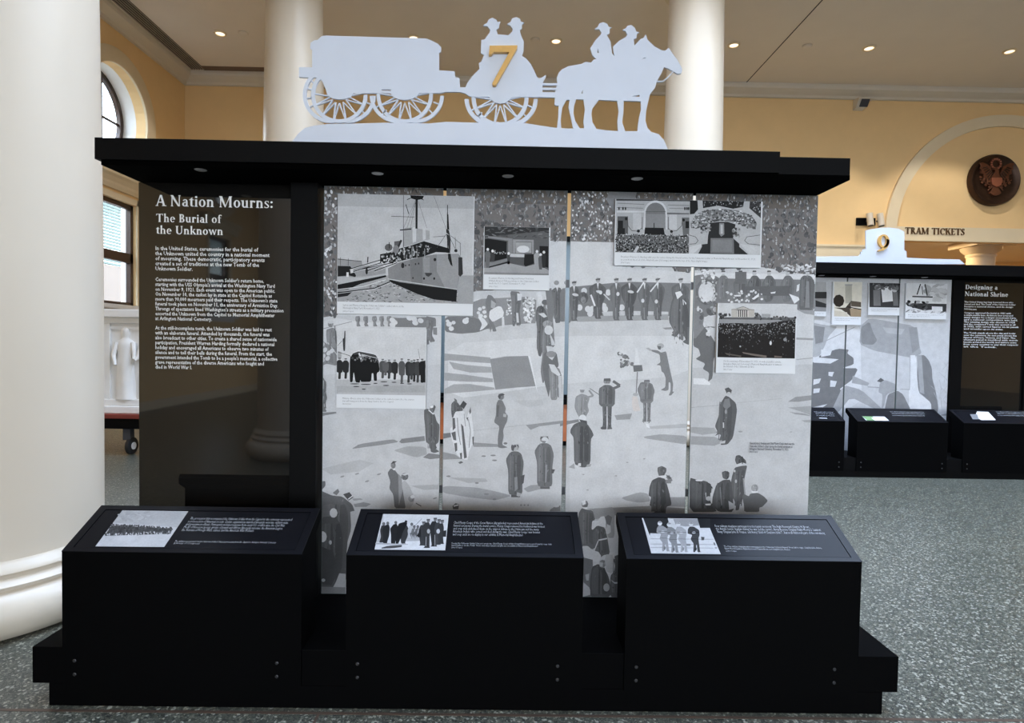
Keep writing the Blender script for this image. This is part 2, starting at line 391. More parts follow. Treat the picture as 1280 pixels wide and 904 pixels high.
# a roman lettering of its own, built of stems, serifs, bowls and diagonals (cap height 1, x-height .66)
def serif_glyph(ch):
    P = []; st, th, sf, X = .19, .085, .06, .66
    def stem(x, y0, y1, w=st, s0=1, s1=1, e=.075):
        P.append([(x, y0), (x+w, y0), (x+w, y1), (x, y1)])
        if s0: P.append([(x-e, y0), (x+w+e, y0), (x+w+e*.4, y0+sf), (x-e*.4, y0+sf)])
        if s1 == 1: P.append([(x-e, y1), (x+w+e, y1), (x+w+e*.4, y1-sf), (x-e*.4, y1-sf)])
        if s1 == 2: P.append([(x-e*1.1, y1-.05), (x+.02, y1-.085), (x+w, y1), (x+w, y1+.02)])
    def ring(cx, cy, rx, ry, tx, ty, a0=0, a1=360, n=22):
        for i in range(n):
            a, b = R(a0+(a1-a0)*i/n), R(a0+(a1-a0)*(i+1)/n)
            P.append([(cx+rx*math.cos(a), cy+ry*math.sin(a)), (cx+rx*math.cos(b), cy+ry*math.sin(b)),
                      (cx+(rx-tx)*math.cos(b), cy+(ry-ty)*math.sin(b)), (cx+(rx-tx)*math.cos(a), cy+(ry-ty)*math.sin(a))])
    def diag(x0, y0, x1, y1, w): P.append([(x0, y0), (x0+w, y0), (x1+w, y1), (x1, y1)])
    def bar(x0, x1, y, t=th): P.append([(x0, y), (x1, y), (x1, y+t), (x0, y+t)])
    def foot(x0, x1, y, up=True): P.append([(x0, y), (x1, y), (x1-.03, y+(sf if up else -sf)), (x0+.03, y+(sf if up else -sf))])
    w_ = .7
    if ch == 'A': diag(.05, 0, .36, 1, .09); diag(.62, 0, .34, 1, .19); bar(.2, .62, .3); foot(-.04, .24, 0); foot(.52, .92, 0); w_ = .86
    elif ch == 'N': stem(.08, 0, 1, .09, 1, 0); stem(.72, 0, 1, .09, 0, 1); P.append([(-.02, 1), (.22, 1), (.81, 0), (.64, 0)]); w_ = .95
    elif ch == 'M': stem(.09, 0, 1, .09, 1, 0); stem(.88, 0, 1, st, 1, 0); P.append([(-.0, 1), (.26, 1), (.57, .12), (.5, 0)]); P.append([(.5, 0), (.55, 0), (.96, 1), (.88, 1)]); foot(.84, 1.14, 1, False); foot(0, .22, 1, False); w_ = 1.2
    elif ch == 'T': stem(.31, 0, 1, st, 1, 0); bar(.02, .79, 1-.08, .08); P.append([(.02, 1), (.1, 1), (.06, .78), (.02, .78)]); P.append([(.71, 1), (.79, 1), (.79, .78), (.75, .78)]); w_ = .83
    elif ch == 'B': stem(.1, 0, 1, st, 1, 1); ring(.36, .26, .3, .26, st, th, -90, 90); ring(.34, .74, .26, .26, .17, th, -90, 90); bar(.1, .36, .45, .07); bar(.1, .38, 0); bar(.1, .36, .915); w_ = .72
    elif ch == 'U': ring(.44, .32, .34, .34, st, .1, 180, 305); ring(.44, .32, .32, .34, .09, .1, 305, 360); P.append([(.1, .32), (.29, .32), (.29, 1), (.1, 1)]); P.append([(.67, .32), (.76, .32), (.76, 1), (.67, 1)]); foot(.02, .38, 1, False); foot(.58, .85, 1, False); w_ = .9
    elif ch == 'D': stem(.1, 0, 1, st, 1, 1); ring(.36, .5, .46, .5, st, th, -90, 90); bar(.1, .37, 0); bar(.1, .37, .915); w_ = .88
    elif ch == 'R': stem(.1, 0, 1, st, 1, 1); ring(.34, .73, .28, .27, .17, th, -90, 90); bar(.1, .36, .46, .07); bar(.1, .36, .915); P.append([(.32, .48), (.5, .48), (.84, 0), (.62, 0)]); foot(.58, .9, 0); w_ = .84
    elif ch == 'I': stem(.1, 0, 1); w_ = .39
    elif ch == 'E': stem(.1, 0, 1, st, 1, 1); bar(.1, .62, 0); bar(.1, .58, .915); bar(.2, .5, .47); P.append([(.54, 0), (.62, 0), (.66, .26), (.61, .2)]); P.append([(.52, 1), (.58, 1), (.6, .78), (.56, .8)]); w_ = .7
    elif ch == 'K': stem(.1, 0, 1); diag(.26, .42, .66, 1, .1); P.append([(.36, .56), (.5, .66), (.9, 0), (.66, 0)]); foot(.58, .94, 0); foot(.54, .84, 1, False); w_ = .88
    elif ch == 'C': ring(.48, .5, .42, .5, st, th, 42, 318); P.append([(.74, .62), (.8, .62), (.82, .96), (.76, .96)]); w_ = .84
    elif ch == 'S' or ch == 's':
        k = 1 if ch == 'S' else X; o = len(P)
        ring(.3, .74, .24, .26, .13, .085, 40, 250, 14); ring(.3, .27, .26, .27, .14, .085, -140, 70, 14)
        P.append([(.1, .68), (.22, .74), (.54, .36), (.42, .26)])
        P.append([(.46, .98), (.51, .98), (.51, .7), (.46, .76)]); P.append([(.05, .02), (.1, .02), (.1, .26), (.05, .3)])
        if k != 1:
            for i in range(o, len(P)): P[i] = [(x*.78, y*k) for x, y in P[i]]
        w_ = .6 if k == 1 else .48
    elif ch == 'a': ring(.25, .2, .22, .2, .16, .07, 60, 330, 14); P.append([(.34, .08), (.5, .08), (.5, .46), (.34, .46)]); ring(.28, .44, .22, .22, .15, .07, 0, 160, 12); foot(.34, .6, 0); P.append([(.34, 0), (.5, 0), (.5, .1), (.34, .1)]); P.append([(.2, .34), (.4, .4), (.4, .46), (.2, .4)]); w_ = .58
    elif ch == 't': P.append([(.13, .1), (.3, .1), (.3, .84), (.13, .72)]); bar(.02, .42, X-.07, .07); ring(.32, .15, .19, .15, .17, .08, 180, 320, 8); w_ = .44
    elif ch == 'i': stem(.08, 0, X, .17, 1, 2); ring(.165, .87, .1, .1, .1, .1, 0, 360, 10); w_ = .34
    elif ch == 'l': stem(.08, 0, 1.03, .17, 1, 2); w_ = .34
    elif ch == 'o': ring(.32, X/2, .29, X/2+.01, .17, .065); w_ = .64
    elif ch == 'n': stem(.08, 0, X, .17, 1, 2); ring(.37, .4, .23, .26, .17, .1, 0, 140, 12); P.append([(.43, 0), (.6, 0), (.6, .42), (.43, .42)]); foot(.36, .67, 0); w_ = .7
    elif ch == 'h': stem(.08, 0, 1.03, .17, 1, 2); ring(.37, .4, .23, .26, .17, .1, 0, 140, 12); P.append([(.43, 0), (.6, 0), (.6, .42), (.43, .42)]); foot(.36, .67, 0); w_ = .7
    elif ch == 'r': stem(.08, 0, X, .17, 1, 2); ring(.36, .44, .2, .22, .1, .12, 50, 150, 8); ring(.43, .56, .09, .09, .09, .09, 0, 360, 8); w_ = .52
    elif ch == 'u': P.append([(.08, .22), (.25, .22), (.25, X), (.08, X)]); ring(.3, .25, .22, .26, .17, .1, 180, 320, 12); stem(.43, 0, X, .17, 0, 2); foot(.5, .68, 0); P.append([(0, X), (.1, X), (.1, X-.07), (0, X-.04)]); w_ = .7
    elif ch == 'e': ring(.31, X/2, .28, X/2+.01, .16, .07, 0, 318, 20); bar(.1, .56, .33, .06); w_ = .6
    elif ch == 'f': stem(.12, 0, .8, .17, 1, 0); ring(.33, .8, .21, .22, .15, .09, 40, 180, 10); bar(.02, .44, X-.07, .07); ring(.44, .92, .07, .07, .07, .07, 0, 360, 8); w_ = .44
    elif ch == 'k': stem(.08, 0, 1.03, .17, 1, 2); diag(.24, .28, .46, X, .08); P.append([(.28, .36), (.4, .44), (.7, 0), (.5, 0)]); foot(.44, .72, 0); foot(.38, .64, X, False); w_ = .68
    elif ch == 'w': P.append([(.03, X), (.2, X), (.36, 0), (.27, 0)]); P.append([(.27, 0), (.36, 0), (.5, X), (.43, X)]); P.append([(.4, X), (.56, X), (.72, 0), (.63, 0)]); P.append([(.63, 0), (.72, 0), (.9, X), (.83, X)]); foot(-.03, .26, X, False); foot(.76, .97, X, False); w_ = .95
    elif ch == 'g': ring(.28, .44, .24, .22, .14, .07, 0, 360, 16); ring(.28, -.08, .26, .16, .1, .07, 0, 360, 16); P.append([(.1, .16), (.2, .1), (.24, .26), (.14, .26)]); P.append([(.4, .56), (.6, .6), (.6, .66), (.4, .64)]); w_ = .6
    elif ch == ':': ring(.14, .12, .1, .1, .1, .1, 0, 360, 10); ring(.14, .54, .1, .1, .1, .1, 0, 360, 10); w_ = .32
    elif ch == ' ': w_ = .36
    return P, w_
def serif_text(name, P, text, x0, y0, x1, y1, hp, parent, m, lift=.0015, thick=0, each=False):
    T = P.T; P.T = (0, 0, 1); a = P.uv((x0, y0)); b = P.uv((x1, y1)); c = P.uv((x0, y0-hp)); P.T = T
    H = math.hypot(c[0]-a[0], c[1]-a[1]); tot = sum(serif_glyph(q)[1]+.03 for q in text)
    ex = ((b[0]-a[0])/tot, (b[1]-a[1])/tot); mb = MB(); x = 0; k = 0
    for q in text:
        ps, w_ = serif_glyph(q)
        for p in ps:
            k += 1; z = lift+(k % 12)*.00003
            ar = sum(p[i-1][0]*p[i][1]-p[i][0]*p[i-1][1] for i in range(4))
            if ar < 0: p = p[::-1]
            f3 = lambda zz: [P.o+P.ux*(a[0]+ex[0]*(x+u_))+P.uy*(a[1]+ex[1]*(x+u_)+H*v_)+P.n*zz for u_, v_ in p]
            if thick: mb.add(f3(0)+f3(thick+z-lift), [(0,3,2,1),(4,5,6,7),(0,1,5,4),(1,2,6,5),(2,3,7,6),(3,0,4,7)])
            else: mb.add(f3(z), [(0, 1, 2, 3)])
        x += w_+.03
        if each and mb.v: mb.build('letter', m, parent); mb = MB()
    return None if each else mb.build(name, m, parent, kind='stuff')

# ================================================================ THE HALL
XM = lambda X0, X1: (lambda u, v, w_: (X1+(X0-X1)*w_, u, v))          # prism in the y-z plane, w=1 at X0
ZM = lambda Z0, Z1: (lambda u, v, w_: (u, v, Z0+(Z1-Z0)*w_))
struct('floor', MB().box((XL-.8, YF-.3, -.2), (XR+.3, 24, 0)), floorm)
fl = bpy.data.objects['floor']
for i, (x0, x1, y0, y1) in enumerate([(-7.8, XR, 2.492, 2.508)]):
    boxo('divider_strip', (x0, y0, 0), (x1, y1, .0015), strip, fl)
for x in (-2.28, -.775, 5.2):
    boxo('divider_strip', (x-.006, -6, 0), (x+.006, 2.492, .0015), strip, fl)
bays = [(12.05, 1), (-10.0, 2), (-4.5, 3)]
holes = []
for yc, k in bays:
    holes += [circle(yc, 6.1, .9, 40), [(yc-.56, 2.24), (yc+.56, 2.24), (yc+.56, 4.34), (yc-.56, 4.34)]]
outer = [(YF, 0), (YB, 0), (YB, CEIL), (YF, CEIL)]
struct('wall_left', MB().prism([outer]+holes, XM(XL, XL-.2)), wallm)
AX, AZ, AR = 12.07, 4.5, 2.86
ow = [(XL-.62, 0), (9.06, 0), (9.06, 4.30), (15.24, 4.30), (15.24, 0), (XR, 0), (XR, CEIL), (XL-.62, CEIL)]
struct('wall_back', MB().prism([ow], YM(YB, YB+.3)), wallm)
struct('wall_right', MB().box((XR, YF, 0), (XR+.3, YB+.3, CEIL)), wallm)
gz = [(GLZ[0], GLZ[1]), (GLZ[2], GLZ[1]), (GLZ[2], GLZ[3]), (GLZ[0], GLZ[3])]
struct('wall_front', MB().prism([[(XL-.62, 0), (XR, 0), (XR, CEIL), (XL-.62, CEIL)], gz], YM(YF-.3, YF)), wallm)
mu = MB()
for i in range(13): mu.box((GLZ[0]+1.5*i-.05, YF-.2, GLZ[1]), (GLZ[0]+1.5*i+.05, YF-.1, GLZ[3]))
for z in (GLZ[1], 2.4, GLZ[3]): mu.box((GLZ[0], YF-.2, z-.05), (GLZ[2], YF-.1, z+.05))
struct('window_5', mu, framem)  # mullions of the added front opening that brightens the mural
sk = [(SKY[0], SKY[1]), (SKY[2], SKY[1]), (SKY[2], SKY[3]), (SKY[0], SKY[3])]
struct('ceiling', MB().prism([[(XL-.62, YF-.3), (XR+.3, YF-.3), (XR+.3, YB+.3), (XL-.62, YB+.3)], sk], ZM(CEIL, CEIL+.15)), ceilm)
ce = bpy.data.objects['ceiling']
# light well and its glazing bars
T_ = .15
well = MB()
well.box((SKY[0]-T_, SKY[1]-T_, CEIL+.15), (SKY[2]+T_, SKY[1], WELL)); well.box((SKY[0]-T_, SKY[3], CEIL+.15), (SKY[2]+T_, SKY[3]+T_, WELL))
well.box((SKY[0]-T_, SKY[1], CEIL+.15), (SKY[0], SKY[3], WELL)); well.box((SKY[2], SKY[1], CEIL+.15), (SKY[2]+T_, SKY[3], WELL))
struct('trim_1', well, ceilm)
bars = MB(); n = 6
for i in range(1, n):
    x = SKY[0]+(SKY[2]-SKY[0])*i/n; bars.box((x-.05, SKY[1], WELL-.18), (x+.05, SKY[3], WELL-.08))
for i in range(1, n):
    y = SKY[1]+(SKY[3]-SKY[1])*i/n; bars.box((SKY[0], y-.05, WELL-.18), (SKY[2], y+.05, WELL-.08))
struct('window_4', bars, trimm)
# crown moulding
prof = [(0, -.24), (.07, -.24), (.10, -.19), (.20, -.15), (.28, -.11), (.30, -.06), (.30, 0), (0, 0)]
c1 = MB(); c1.sweep(prof, [(XL, YF, 1, 0, CEIL), (XL, YB, 1, -1, CEIL), (XR, YB, 0, -1, CEIL)])
struct('trim_2', c1, cornm)
bb = [(0, 0), (.03, 0), (.03, .18), (.015, .2), (0, .2)]
struct('baseboard_left', MB().sweep(bb, [(XL, YF, 1, 0, 0), (XL, YB, 1, 0, 0)]), trimm)
struct('baseboard_back', MB().sweep(bb, [(XL, YB, 0, -1, 0), (9.0, YB, 0, -1, 0)]), trimm)
# slot diffuser by the left wall, flat strip with a recess's shade in its colour at its end
sd = thing('slot_diffuser', (XL+.5, 5, CEIL), 'long black linear air slot with pale fins in the ceiling along the left wall', 'vent', None)
boxo('slot_backing', (XL+.36, -8, CEIL-.008), (XL+.66, YB-.36, CEIL-.002), slotm, sd)
for i in range(6): boxo('fin', (XL+.36+.056*i, -8, CEIL-.028), (XL+.372+.056*i, YB-.36, CEIL-.008), slotw, sd)
boxo('trim_7', (XL+.62, YB-.52, CEIL-.012), (-4.4, YB-.32, CEIL-.001), mat('recess_shade_brown', rgb(116, 98, 84), .8), None, kind='structure')  # brown colour paints in the shade of a recess
boxo('trim_8', (5.60, 8.8, CEIL-.004), (5.62, YB-.3, CEIL), slotm, None, kind='structure')
# windows of the left wall
for yc, k in bays:
    rnd = MB().lathe([(1.2, 0), (1.2, .045), (1.16, .06), (.93, .06), (.9, .045), (.9, 0)], (XL, yc, 6.1), 56, 'x')
    f = MB()
    f.lathe([(.9, 0), (.9, .09), (.80, .09), (.80, 0)], (XL-.56, yc, 6.1), 48, 'x')
    for sgn in (-1, 1): f.box((XL-.55, yc+sgn*.26-.02, 5.32), (XL-.5, yc+sgn*.26+.02, 6.88))
    f.box((XL-.55, yc-.88, 6.08), (XL-.5, yc+.88, 6.12))
    F_ = MB()
    a, b = yc-.56, yc+.56
    for (y0, y1, z0, z1) in ((a, a+.09, 2.24, 4.34), (b-.09, b, 2.24, 4.34), (a, b, 4.25, 4.34), (a, b, 2.24, 2.31), (a, b, 3.14, 3.33)):
        F_.box((XL-.16, y0, z0), (XL-.06, y1, z1))
    wf = struct('window_%d' % k, F_, framem)
    def sub(nm, mb, m, **kw): return mb.build(nm, m, wf, **kw)
    sub('oculus_frame', f, framem)
    sub('oculus_reveal', MB().lathe([(.9, 0), (.9, -.42), (.96, -.42), (.96, 0)], (XL-.2, yc, 6.1), 56, 'x'), plast, smooth=True)
    sub('jamb', MB().box((XL-.26, b-.09, 2.24), (XL-.16, b+.02, 4.34)), plast)
    sub('oculus_surround', rnd, trimm, smooth=True)
    gl = bpy.data.materials.get('window_glass') or mat('window_glass', (.9, .95, .95, 1), 0)
    gl.node_tree.nodes['Principled BSDF'].inputs['Transmission Weight'].default_value = 1
    gl.node_tree.nodes['Principled BSDF'].inputs['IOR'].default_value = 1.05
    sub('pane', MB().box((XL-.12, a+.09, 3.33), (XL-.115, b-.09, 4.25)), gl)
    sub('pane', MB().box((XL-.12, a+.09, 2.31), (XL-.115, b-.09, 3.14)), gl)
    sub('pane', MB().lathe([(0, 0), (.8, 0), (.8, .006), (0, .006)], (XL-.53, yc, 6.1), 40, 'x'), gl)
    sub('window_head', MB().sweep([(0, 0), (.05, 0), (.08, .07), (.08, .12), (.14, .2), (.2, .24), (.2, .3), (0, .3)], [(XL, yc-1.0, 1, 0, 4.52), (XL, yc+1.0, 1, 0, 4.52)]), trimm)
    sub('window_casing', MB().box((XL, a-.12, 2.24), (XL+.03, a, 4.46)).box((XL, b, 2.24), (XL+.03, b+.12, 4.46)).box((XL, a-.12, 4.34), (XL+.03, b+.12, 4.46)), trimm)
    sub('window_sill', MB().box((XL-.06, yc-.85, 2.16), (XL+.16, yc+.85, 2.24)).box((XL, yc-.8, 2.06), (XL+.06, yc+.8, 2.16)), plast)
# what stands outside the left windows
ex = MB().box((-15.2, -40, 0), (-15, 40, 4.3)); struct('exterior_wall', ex, mat('pale_masonry', rgb(104, 92, 84), .8, noise=.04))
lou = thing('louvered_screen', (-15, 20, 4.6), 'greenish grey louvered screen above the pale masonry outside the left window', 'screen')
lm = mat('louver_green', rgb(62, 78, 73), .6, noise=.05)
for i in range(22): boxo('slat', (-15.1, -40, 4.32+.12*i), (-14.98, 40, 4.40+.12*i), lm, lou)
struct('ground_outside', MB().box((-60, -60, -.3), (XL-.62, 60, -.02)).box((XL-.62, -60, -.3), (60, YF-.3, -.02)), mat('outside_paving', rgb(170, 165, 155), .9))

# ---- arch and lobby behind it
ring = circle(AX, AZ, AR, 48, 0, 180)+circle(AX, AZ, AR-.27, 48, 180, 0)
ring[49:] = circle(AX, AZ, AR-.27, 48, 0, 180)[::-1]
struct('trim_3', MB().prism([ring], YM(YB-.07, YB)), trimm)
struct('trim_4', MB().box((9.06, YB-.05, 4.30), (15.24, YB, 4.62)).box((9.0, YB-.09, 4.27), (15.3, YB, 4.32)), trimm)
struct('trim_5', MB().box((1.0, YB-.05, 0), (9.06, YB, 4.14)).box((1.0, YB-.08, 4.10), (9.06, YB, 4.15)), trimm)
PL = Print((0, YB-.05, 0), (1, 0, 0), (0, 0, 1))
tl = thing('wall_lettering', (9.6, YB-.05, 4.4), 'brown raised TRAM TICKETS letters on the cream lintel under the arch', 'sign')
serif_text('letters', PL, 'TRAM TICKETS', 1131, 292.4, 1205.5, 294.3, 8.2, tl, letterm, thick=.02, each=True)
struct('wall_lobby', MB().box((8.0, 21, 0), (XR, 21.2, 5.2)).box((8.0, YB+.3, 0), (8.2, 21, 5.2)).box((XR-.2, YB+.3, 0), (XR, 21, 5.2)), wallm)
struct('ceiling_lobby', MB().box((8.0, YB+.3, 4.75), (XR, 21.2, 4.95)), ceilm)
struct('trim_6', MB().sweep([(0, -.3), (.1, -.3), (.3, -.08), (.3, 0), (0, 0)], [(8.2, YB+.3, 1, 0, 4.75), (8.2, 21, 1, -1, 4.75), (XR-.2, 21, -1, -1, 4.75)]), trimm)
for (x, y, e) in ((12.2, 17.4, 60), (15.5, 17.8, 60), (10.2, 16.2, 40)):
    l = bpy.data.lights.new('lobby_lamp', 'AREA'); l.shape = 'DISK'; l.size = .5; l.energy = e*1.8; l.color = (1, .72, .38)
    o = bpy.data.objects.new('lobby_lamp', l); COL.objects.link(o); o.location = (x, y, 4.70)

def column(name, x, y, label, k=1.0, top=CEIL):
    t = thing(name, (x, y, 0), label, 'column')
    tor = [(0, 0), (.60, 0), (.66, .02), (.70, .07), (.715, .13), (.70, .19), (.66, .235), (.63, .25), (.625, .262), (.64, .268), (.645, .285), (.625, .30),
           (.60, .315), (.60, .33), (.615, .345), (.605, .37), (.58, .385), (.572, .40), (0, .40)]
    MB().lathe([(r*k, h) for r, h in tor], (x, y, 0), 96).build('base', colm, t, smooth=True)
    sh = [(0, .40), (.565, .40), (.56, .5), (.56, 2.2), (.545, 3.6), (.52, 5.2), (.485, 7.45), (0, 7.45)]
    MB().lathe([(r*k, h) for r, h in sh], (x, y, 0), 96).build('shaft', colm, t, smooth=True)
    MB().lathe([(0, 7.45), (.52, 7.45), (.53, 7.48), (.5, 7.5), (.5, 7.6), (.58, 7.68), (.63, 7.74), (.63, 7.78), (0, 7.78)], (x, y, 0), 96).box((x-.66, y-.66, 7.78), (x+.66, y+.66, top)).build('capital', colm, t, smooth=True)
    return t
column('column', -3.04, 3.51, 'thick white round column with moulded base beside the left end of the display')
column('column', -3.568, 9.95, 'distant white round column rising behind the wagon silhouette', .905)
column('column', 3.06, 9.95, 'distant white round column rising behind the horse silhouette', .905)
column('column', -2.85, -2.06, 'white round column mirrored in the dark glass text panel')
# small column of the lobby
p = onY(1226, 315, 17.0); t = thing('lobby_column', (p.x, 17, 0), 'cream column inside the lobby under the lintel', 'column')
MB().lathe([(0, 0), (.34, 0), (.34, 4.3), (0, 4.3)], (p.x, 17, 0), 40).build('shaft', colm, t, smooth=True)
MB().lathe([(0, 4.3), (.36, 4.3), (.37, 4.35), (.35, 4.38), (.48, 4.5), (.5, 4.58), (0, 4.58)], (p.x, 17, 0), 40).box((p.x-.55, 16.45, 4.58), (p.x+.55, 17.55, 4.75)).build('capital', colm, t, smooth=True)

# ---- ceiling fittings
dl = ['small lit recessed downlight left of the wagon silhouette', 'small lit recessed downlight peeping over the wagon silhouette',
      'small lit recessed downlight between the seated pair and the horse riders', 'small lit recessed downlight just right of the right distant column',
      'small lit recessed downlight above the wall sensor', 'small lit recessed downlight at the right edge above the arch']
for x, lb in zip((-6.0, -2.015, .933, 4.637, 7.47, 10.43), dl):
    t = thing('recessed_downlight', (x, 12.47, CEIL), lb, 'ceiling light', 'downlights along the back of the ceiling')
    MB().lathe([(.09, -.002), (.125, -.002), (.125, -.02), (.115, -.03), (.09, -.03), (.09, -.002)], (x, 12.47, CEIL), 28).build('trim_ring', trimm, t, smooth=True)
    MB().lathe([(0, -.012), (.09, -.012), (.09, -.004), (0, -.004)], (x, 12.47, CEIL), 24).build('lamp_lens', lampm, t)
    l = bpy.data.lights.new('downlight_beam', 'SPOT'); l.energy = 300 if x > 4 else 100; l.color = (1, .95, .88); l.spot_size = R(106); l.spot_blend = .3; l.shadow_soft_size = .08
    o = bpy.data.objects.new('downlight_beam', l); COL.objects.link(o); o.location = (x, 12.47, CEIL-.05)
for x, lb in ((-5.516, 'flush ceiling cap beside the leftmost downlight'), (.5, 'flush ceiling cap near the middle downlight'), (6.161, 'flush ceiling cap right of the long ceiling joint')):
    t = thing('sprinkler_cap', (x, 12.45, CEIL), lb, 'sprinkler')
    MB().lathe([(0, -.03), (.07, -.03), (.085, -.022), (.085, -.012), (0, -.012)], (x, 12.45, CEIL), 24).build('cap', ceilm, t, smooth=True)
    MB().lathe([(.0, -.012), (.1, -.012), (.1, 0), (0, 0)], (x, 12.45, CEIL), 24).build('collar', cornm, t)

# sensor under the cornice
a = onY(1066, 126, YB); b = onY(1088, 139, YB)
t = thing('wall_sensor', (a.x, YB, a.z), 'white wedge shaped sensor box high on the back wall under the cornice', 'sensor')
MB().prism([[(YB, a.z), (YB-.24, a.z), (YB-.26, a.z-.05), (YB-.14, b.z+.02), (YB, b.z)]], XM(a.x, a.x+.24)).build('housing', cornm, t, bevel=.01)
MB().prism([[(YB-.27, a.z-.06), (YB-.26, a.z-.085), (YB-.17, b.z+.03), (YB-.18, b.z+.055)]], XM(a.x+.06, a.x+.26)).build('lens_window', inkm, t)
boxo('bracket', (a.x+.2, YB-.2, a.z-.02), (a.x+.42, YB-.05, a.z+.02), cornm, t)
# twin spot heads
p = onY(1083, 277, YB)
t = thing('twin_spotlight', (p.x, YB, p.z), 'pair of cream cylinder spotlights on a black plate left of the arch', 'wall light')
boxo('mounting_plate', (p.x-.26, YB-.04, p.z-.10), (p.x+.2, YB, p.z+.08), black, t)
for dx, tilt in ((-0.02, .05), (.24, .1)):
    q = Vector((p.x+dx, YB-.18, p.z)); d = Vector((tilt, -.15, -1)).normalized()
    h = MB().tube(q-d*.16, q+d*.14, .072, 20).build('lamp_head', colm, t)
    MB().tube(q+d*.135, q+d*.15, .06, 20).build('bezel', inkm, h)
    boxo('arm', (q.x-.02, YB-.16, q.z-.02), (q.x+.02, YB-.03, q.z+.02), inkm, t)

# ---- great seal roundel
YW = YB-.02; c = onY(1239, 226.5, YB); cx, cz = c.x, c.z; rr = .62
t = thing('bronze_seal', (cx, YW, cz), 'round dark bronze eagle seal mounted on the wall inside the arch', 'seal')
MB().lathe([(rr, 0), (rr, -.10), (rr-.03, -.14), (rr-.07, -.12), (rr-.1, -.09), (rr-.2, -.075), (0, -.07), (0, 0)], (cx, YW, cz), 64, 'y').build('disc', bronze, t, smooth=True)
def seal(name, pts, m, y0=-.13, parent=t, mirror=False):
    mb = MB()
    for sg in ((1, -1) if mirror else (1,)):
        mb.prism([[(cx+sg*x*rr*1.12, cz+z*rr) for x, z in pts]], YM(YW+y0, YW-.07))
    return mb.build(name, m, parent, bevel=.004)
seal('wing', [(.08, .1), (.16, .30), (.22, .50), (.36, .60), (.50, .66), (.62, .62), (.55, .52), (.60, .42), (.52, .36), (.54, .22), (.45, .20), (.44, .05), (.34, .04), (.30, -.12), (.2, -.1), (.1, -.05)], bronze2, mirror=True)
mb = MB()
for sg in (1, -1):
    for i in range(6):
        a0 = (.14+.05*i, .22+.05*i); b0 = (.30+.05*i, -.02+.09*i)
        mb.tube((cx+sg*a0[0]*rr, YW-.135, cz+a0[1]*rr), (cx+sg*b0[0]*rr, YW-.135, cz+b0[1]*rr), .014, 5)
mb.build('feathers', bronze, t, kind='stuff')
seal('eagle_body', [(-.12, .1), (-.1, .24), (-.05, .3), (-.07, .38), (-.16, .37), (-.14, .43), (-.02, .46), (.06, .40), (.07, .28), (.12, .1), (.1, -.3), (-.1, -.3)], bronze2, -.14)
seal('shield', [(-.18, .06), (-.18, -.12), (-.15, -.22), (0, -.3), (.15, -.22), (.18, -.12), (.18, .06)], copper, -.16)
seal('tail', [(-.1, -.3), (.1, -.3), (.2, -.52), (.1, -.6), (0, -.62), (-.1, -.6), (-.2, -.52)], bronze2, -.13)
MB().lathe([(.13*rr, 0), (.24*rr, 0), (.24*rr, -.03), (.13*rr, -.03), (.13*rr, 0)], (cx, YW-.075, cz+.62*rr), 24, 'y').build('glory', bronze2, t)
mb = MB()
for i in range(13):
    a0 = 2*math.pi*i/13; mb.lathe([(.022, 0), (.022, -.02), (0, -.03)], (cx+math.cos(a0)*.185*rr, YW-.10, cz+.62*rr+math.sin(a0)*.185*rr), 6, 'y')
mb.build('stars', copper, t, kind='stuff')
mb = MB()
for sg, L in ((-1, 6), (1, 5)):
    mb.tube((cx+sg*.12*rr, YW-.12, cz-.28*rr), (cx+sg*.62*rr, YW-.12, cz+.0*rr), .012, 6)
    for i in range(L):
        q = (cx+sg*(.22+.075*i)*rr, cz-(.22-.045*i)*rr)
        mb.lathe([(.035, 0), (.03, -.02), (0, -.03)], (q[0]+sg*.01, YW-.11, q[1]+(.05 if i % 2 else -.05)), 7, 'y')
mb.build('olive_and_arrows', bronze2, t)
for sg in (1, -1): MB().tube((cx+sg*.12*rr, YW-.12, cz-.26*rr), (cx+sg*.3*rr, YW-.12, cz-.42*rr), .016, 6, .009).build('leg', bronze2, t)

# ---- relief sculpture on a rolling cart, left
bx = onY(131, 520, 8.0)
cart = thing('rolling_cart', (-5.25, 8.3, 0), 'low black rolling cart with red edge and swivel caster under the white relief', 'cart')
boxo('deck', (-6.4, 7.98, .36), (-4.30, 8.75, .50), black, cart, bevel=.01)
boxo('red_edge', (-6.42, 7.95, .50), (-4.28, 8.78, .56), redm, cart, bevel=.01)
for (x, y) in ((-5.12, 8.08), (-6.2, 8.08), (-4.45, 8.6), (-6.2, 8.6)):
    fk = MB().box((x-.05, y-.04, .2), (x+.05, y+.05, .36)).build('caster_fork', inkm, cart)
    MB().lathe([(0, -.025), (.1, -.03), (.115, -.02), (.115, .02), (.1, .03), (0, .025)], (x+.03, y+.02, .115), 24, 'x').build('wheel', rubber, fk, smooth=True)
    MB().lathe([(0, -.036), (.05, -.036), (.05, .036), (0, .036)], (x+.03, y+.02, .115), 16, 'x').build('hub', plast, fk)
rl = thing('relief_sculpture', (-5.25, 8.3, .56), 'white plaster relief block with standing robed figures, on the black cart', 'sculpture')
z0 = .56
MB().box((-6.3, 8.12, z0), (-4.36, 8.66, 1.90)).build('block', plast, rl, bevel=.01)
MB().box((-6.34, 8.03, z0), (-4.32, 8.70, z0+.10)).box((-6.32, 8.07, z0+.10), (-4.34, 8.68, z0+.19)).build('stepped_foot', plast, rl, bevel=.012)
MB().box((-6.34, 8.02, 1.86), (-4.32, 8.70, 1.97)).box((-6.32, 8.07, 1.78), (-4.34, 8.68, 1.86)).build('cornice', plast, rl, bevel=.012)
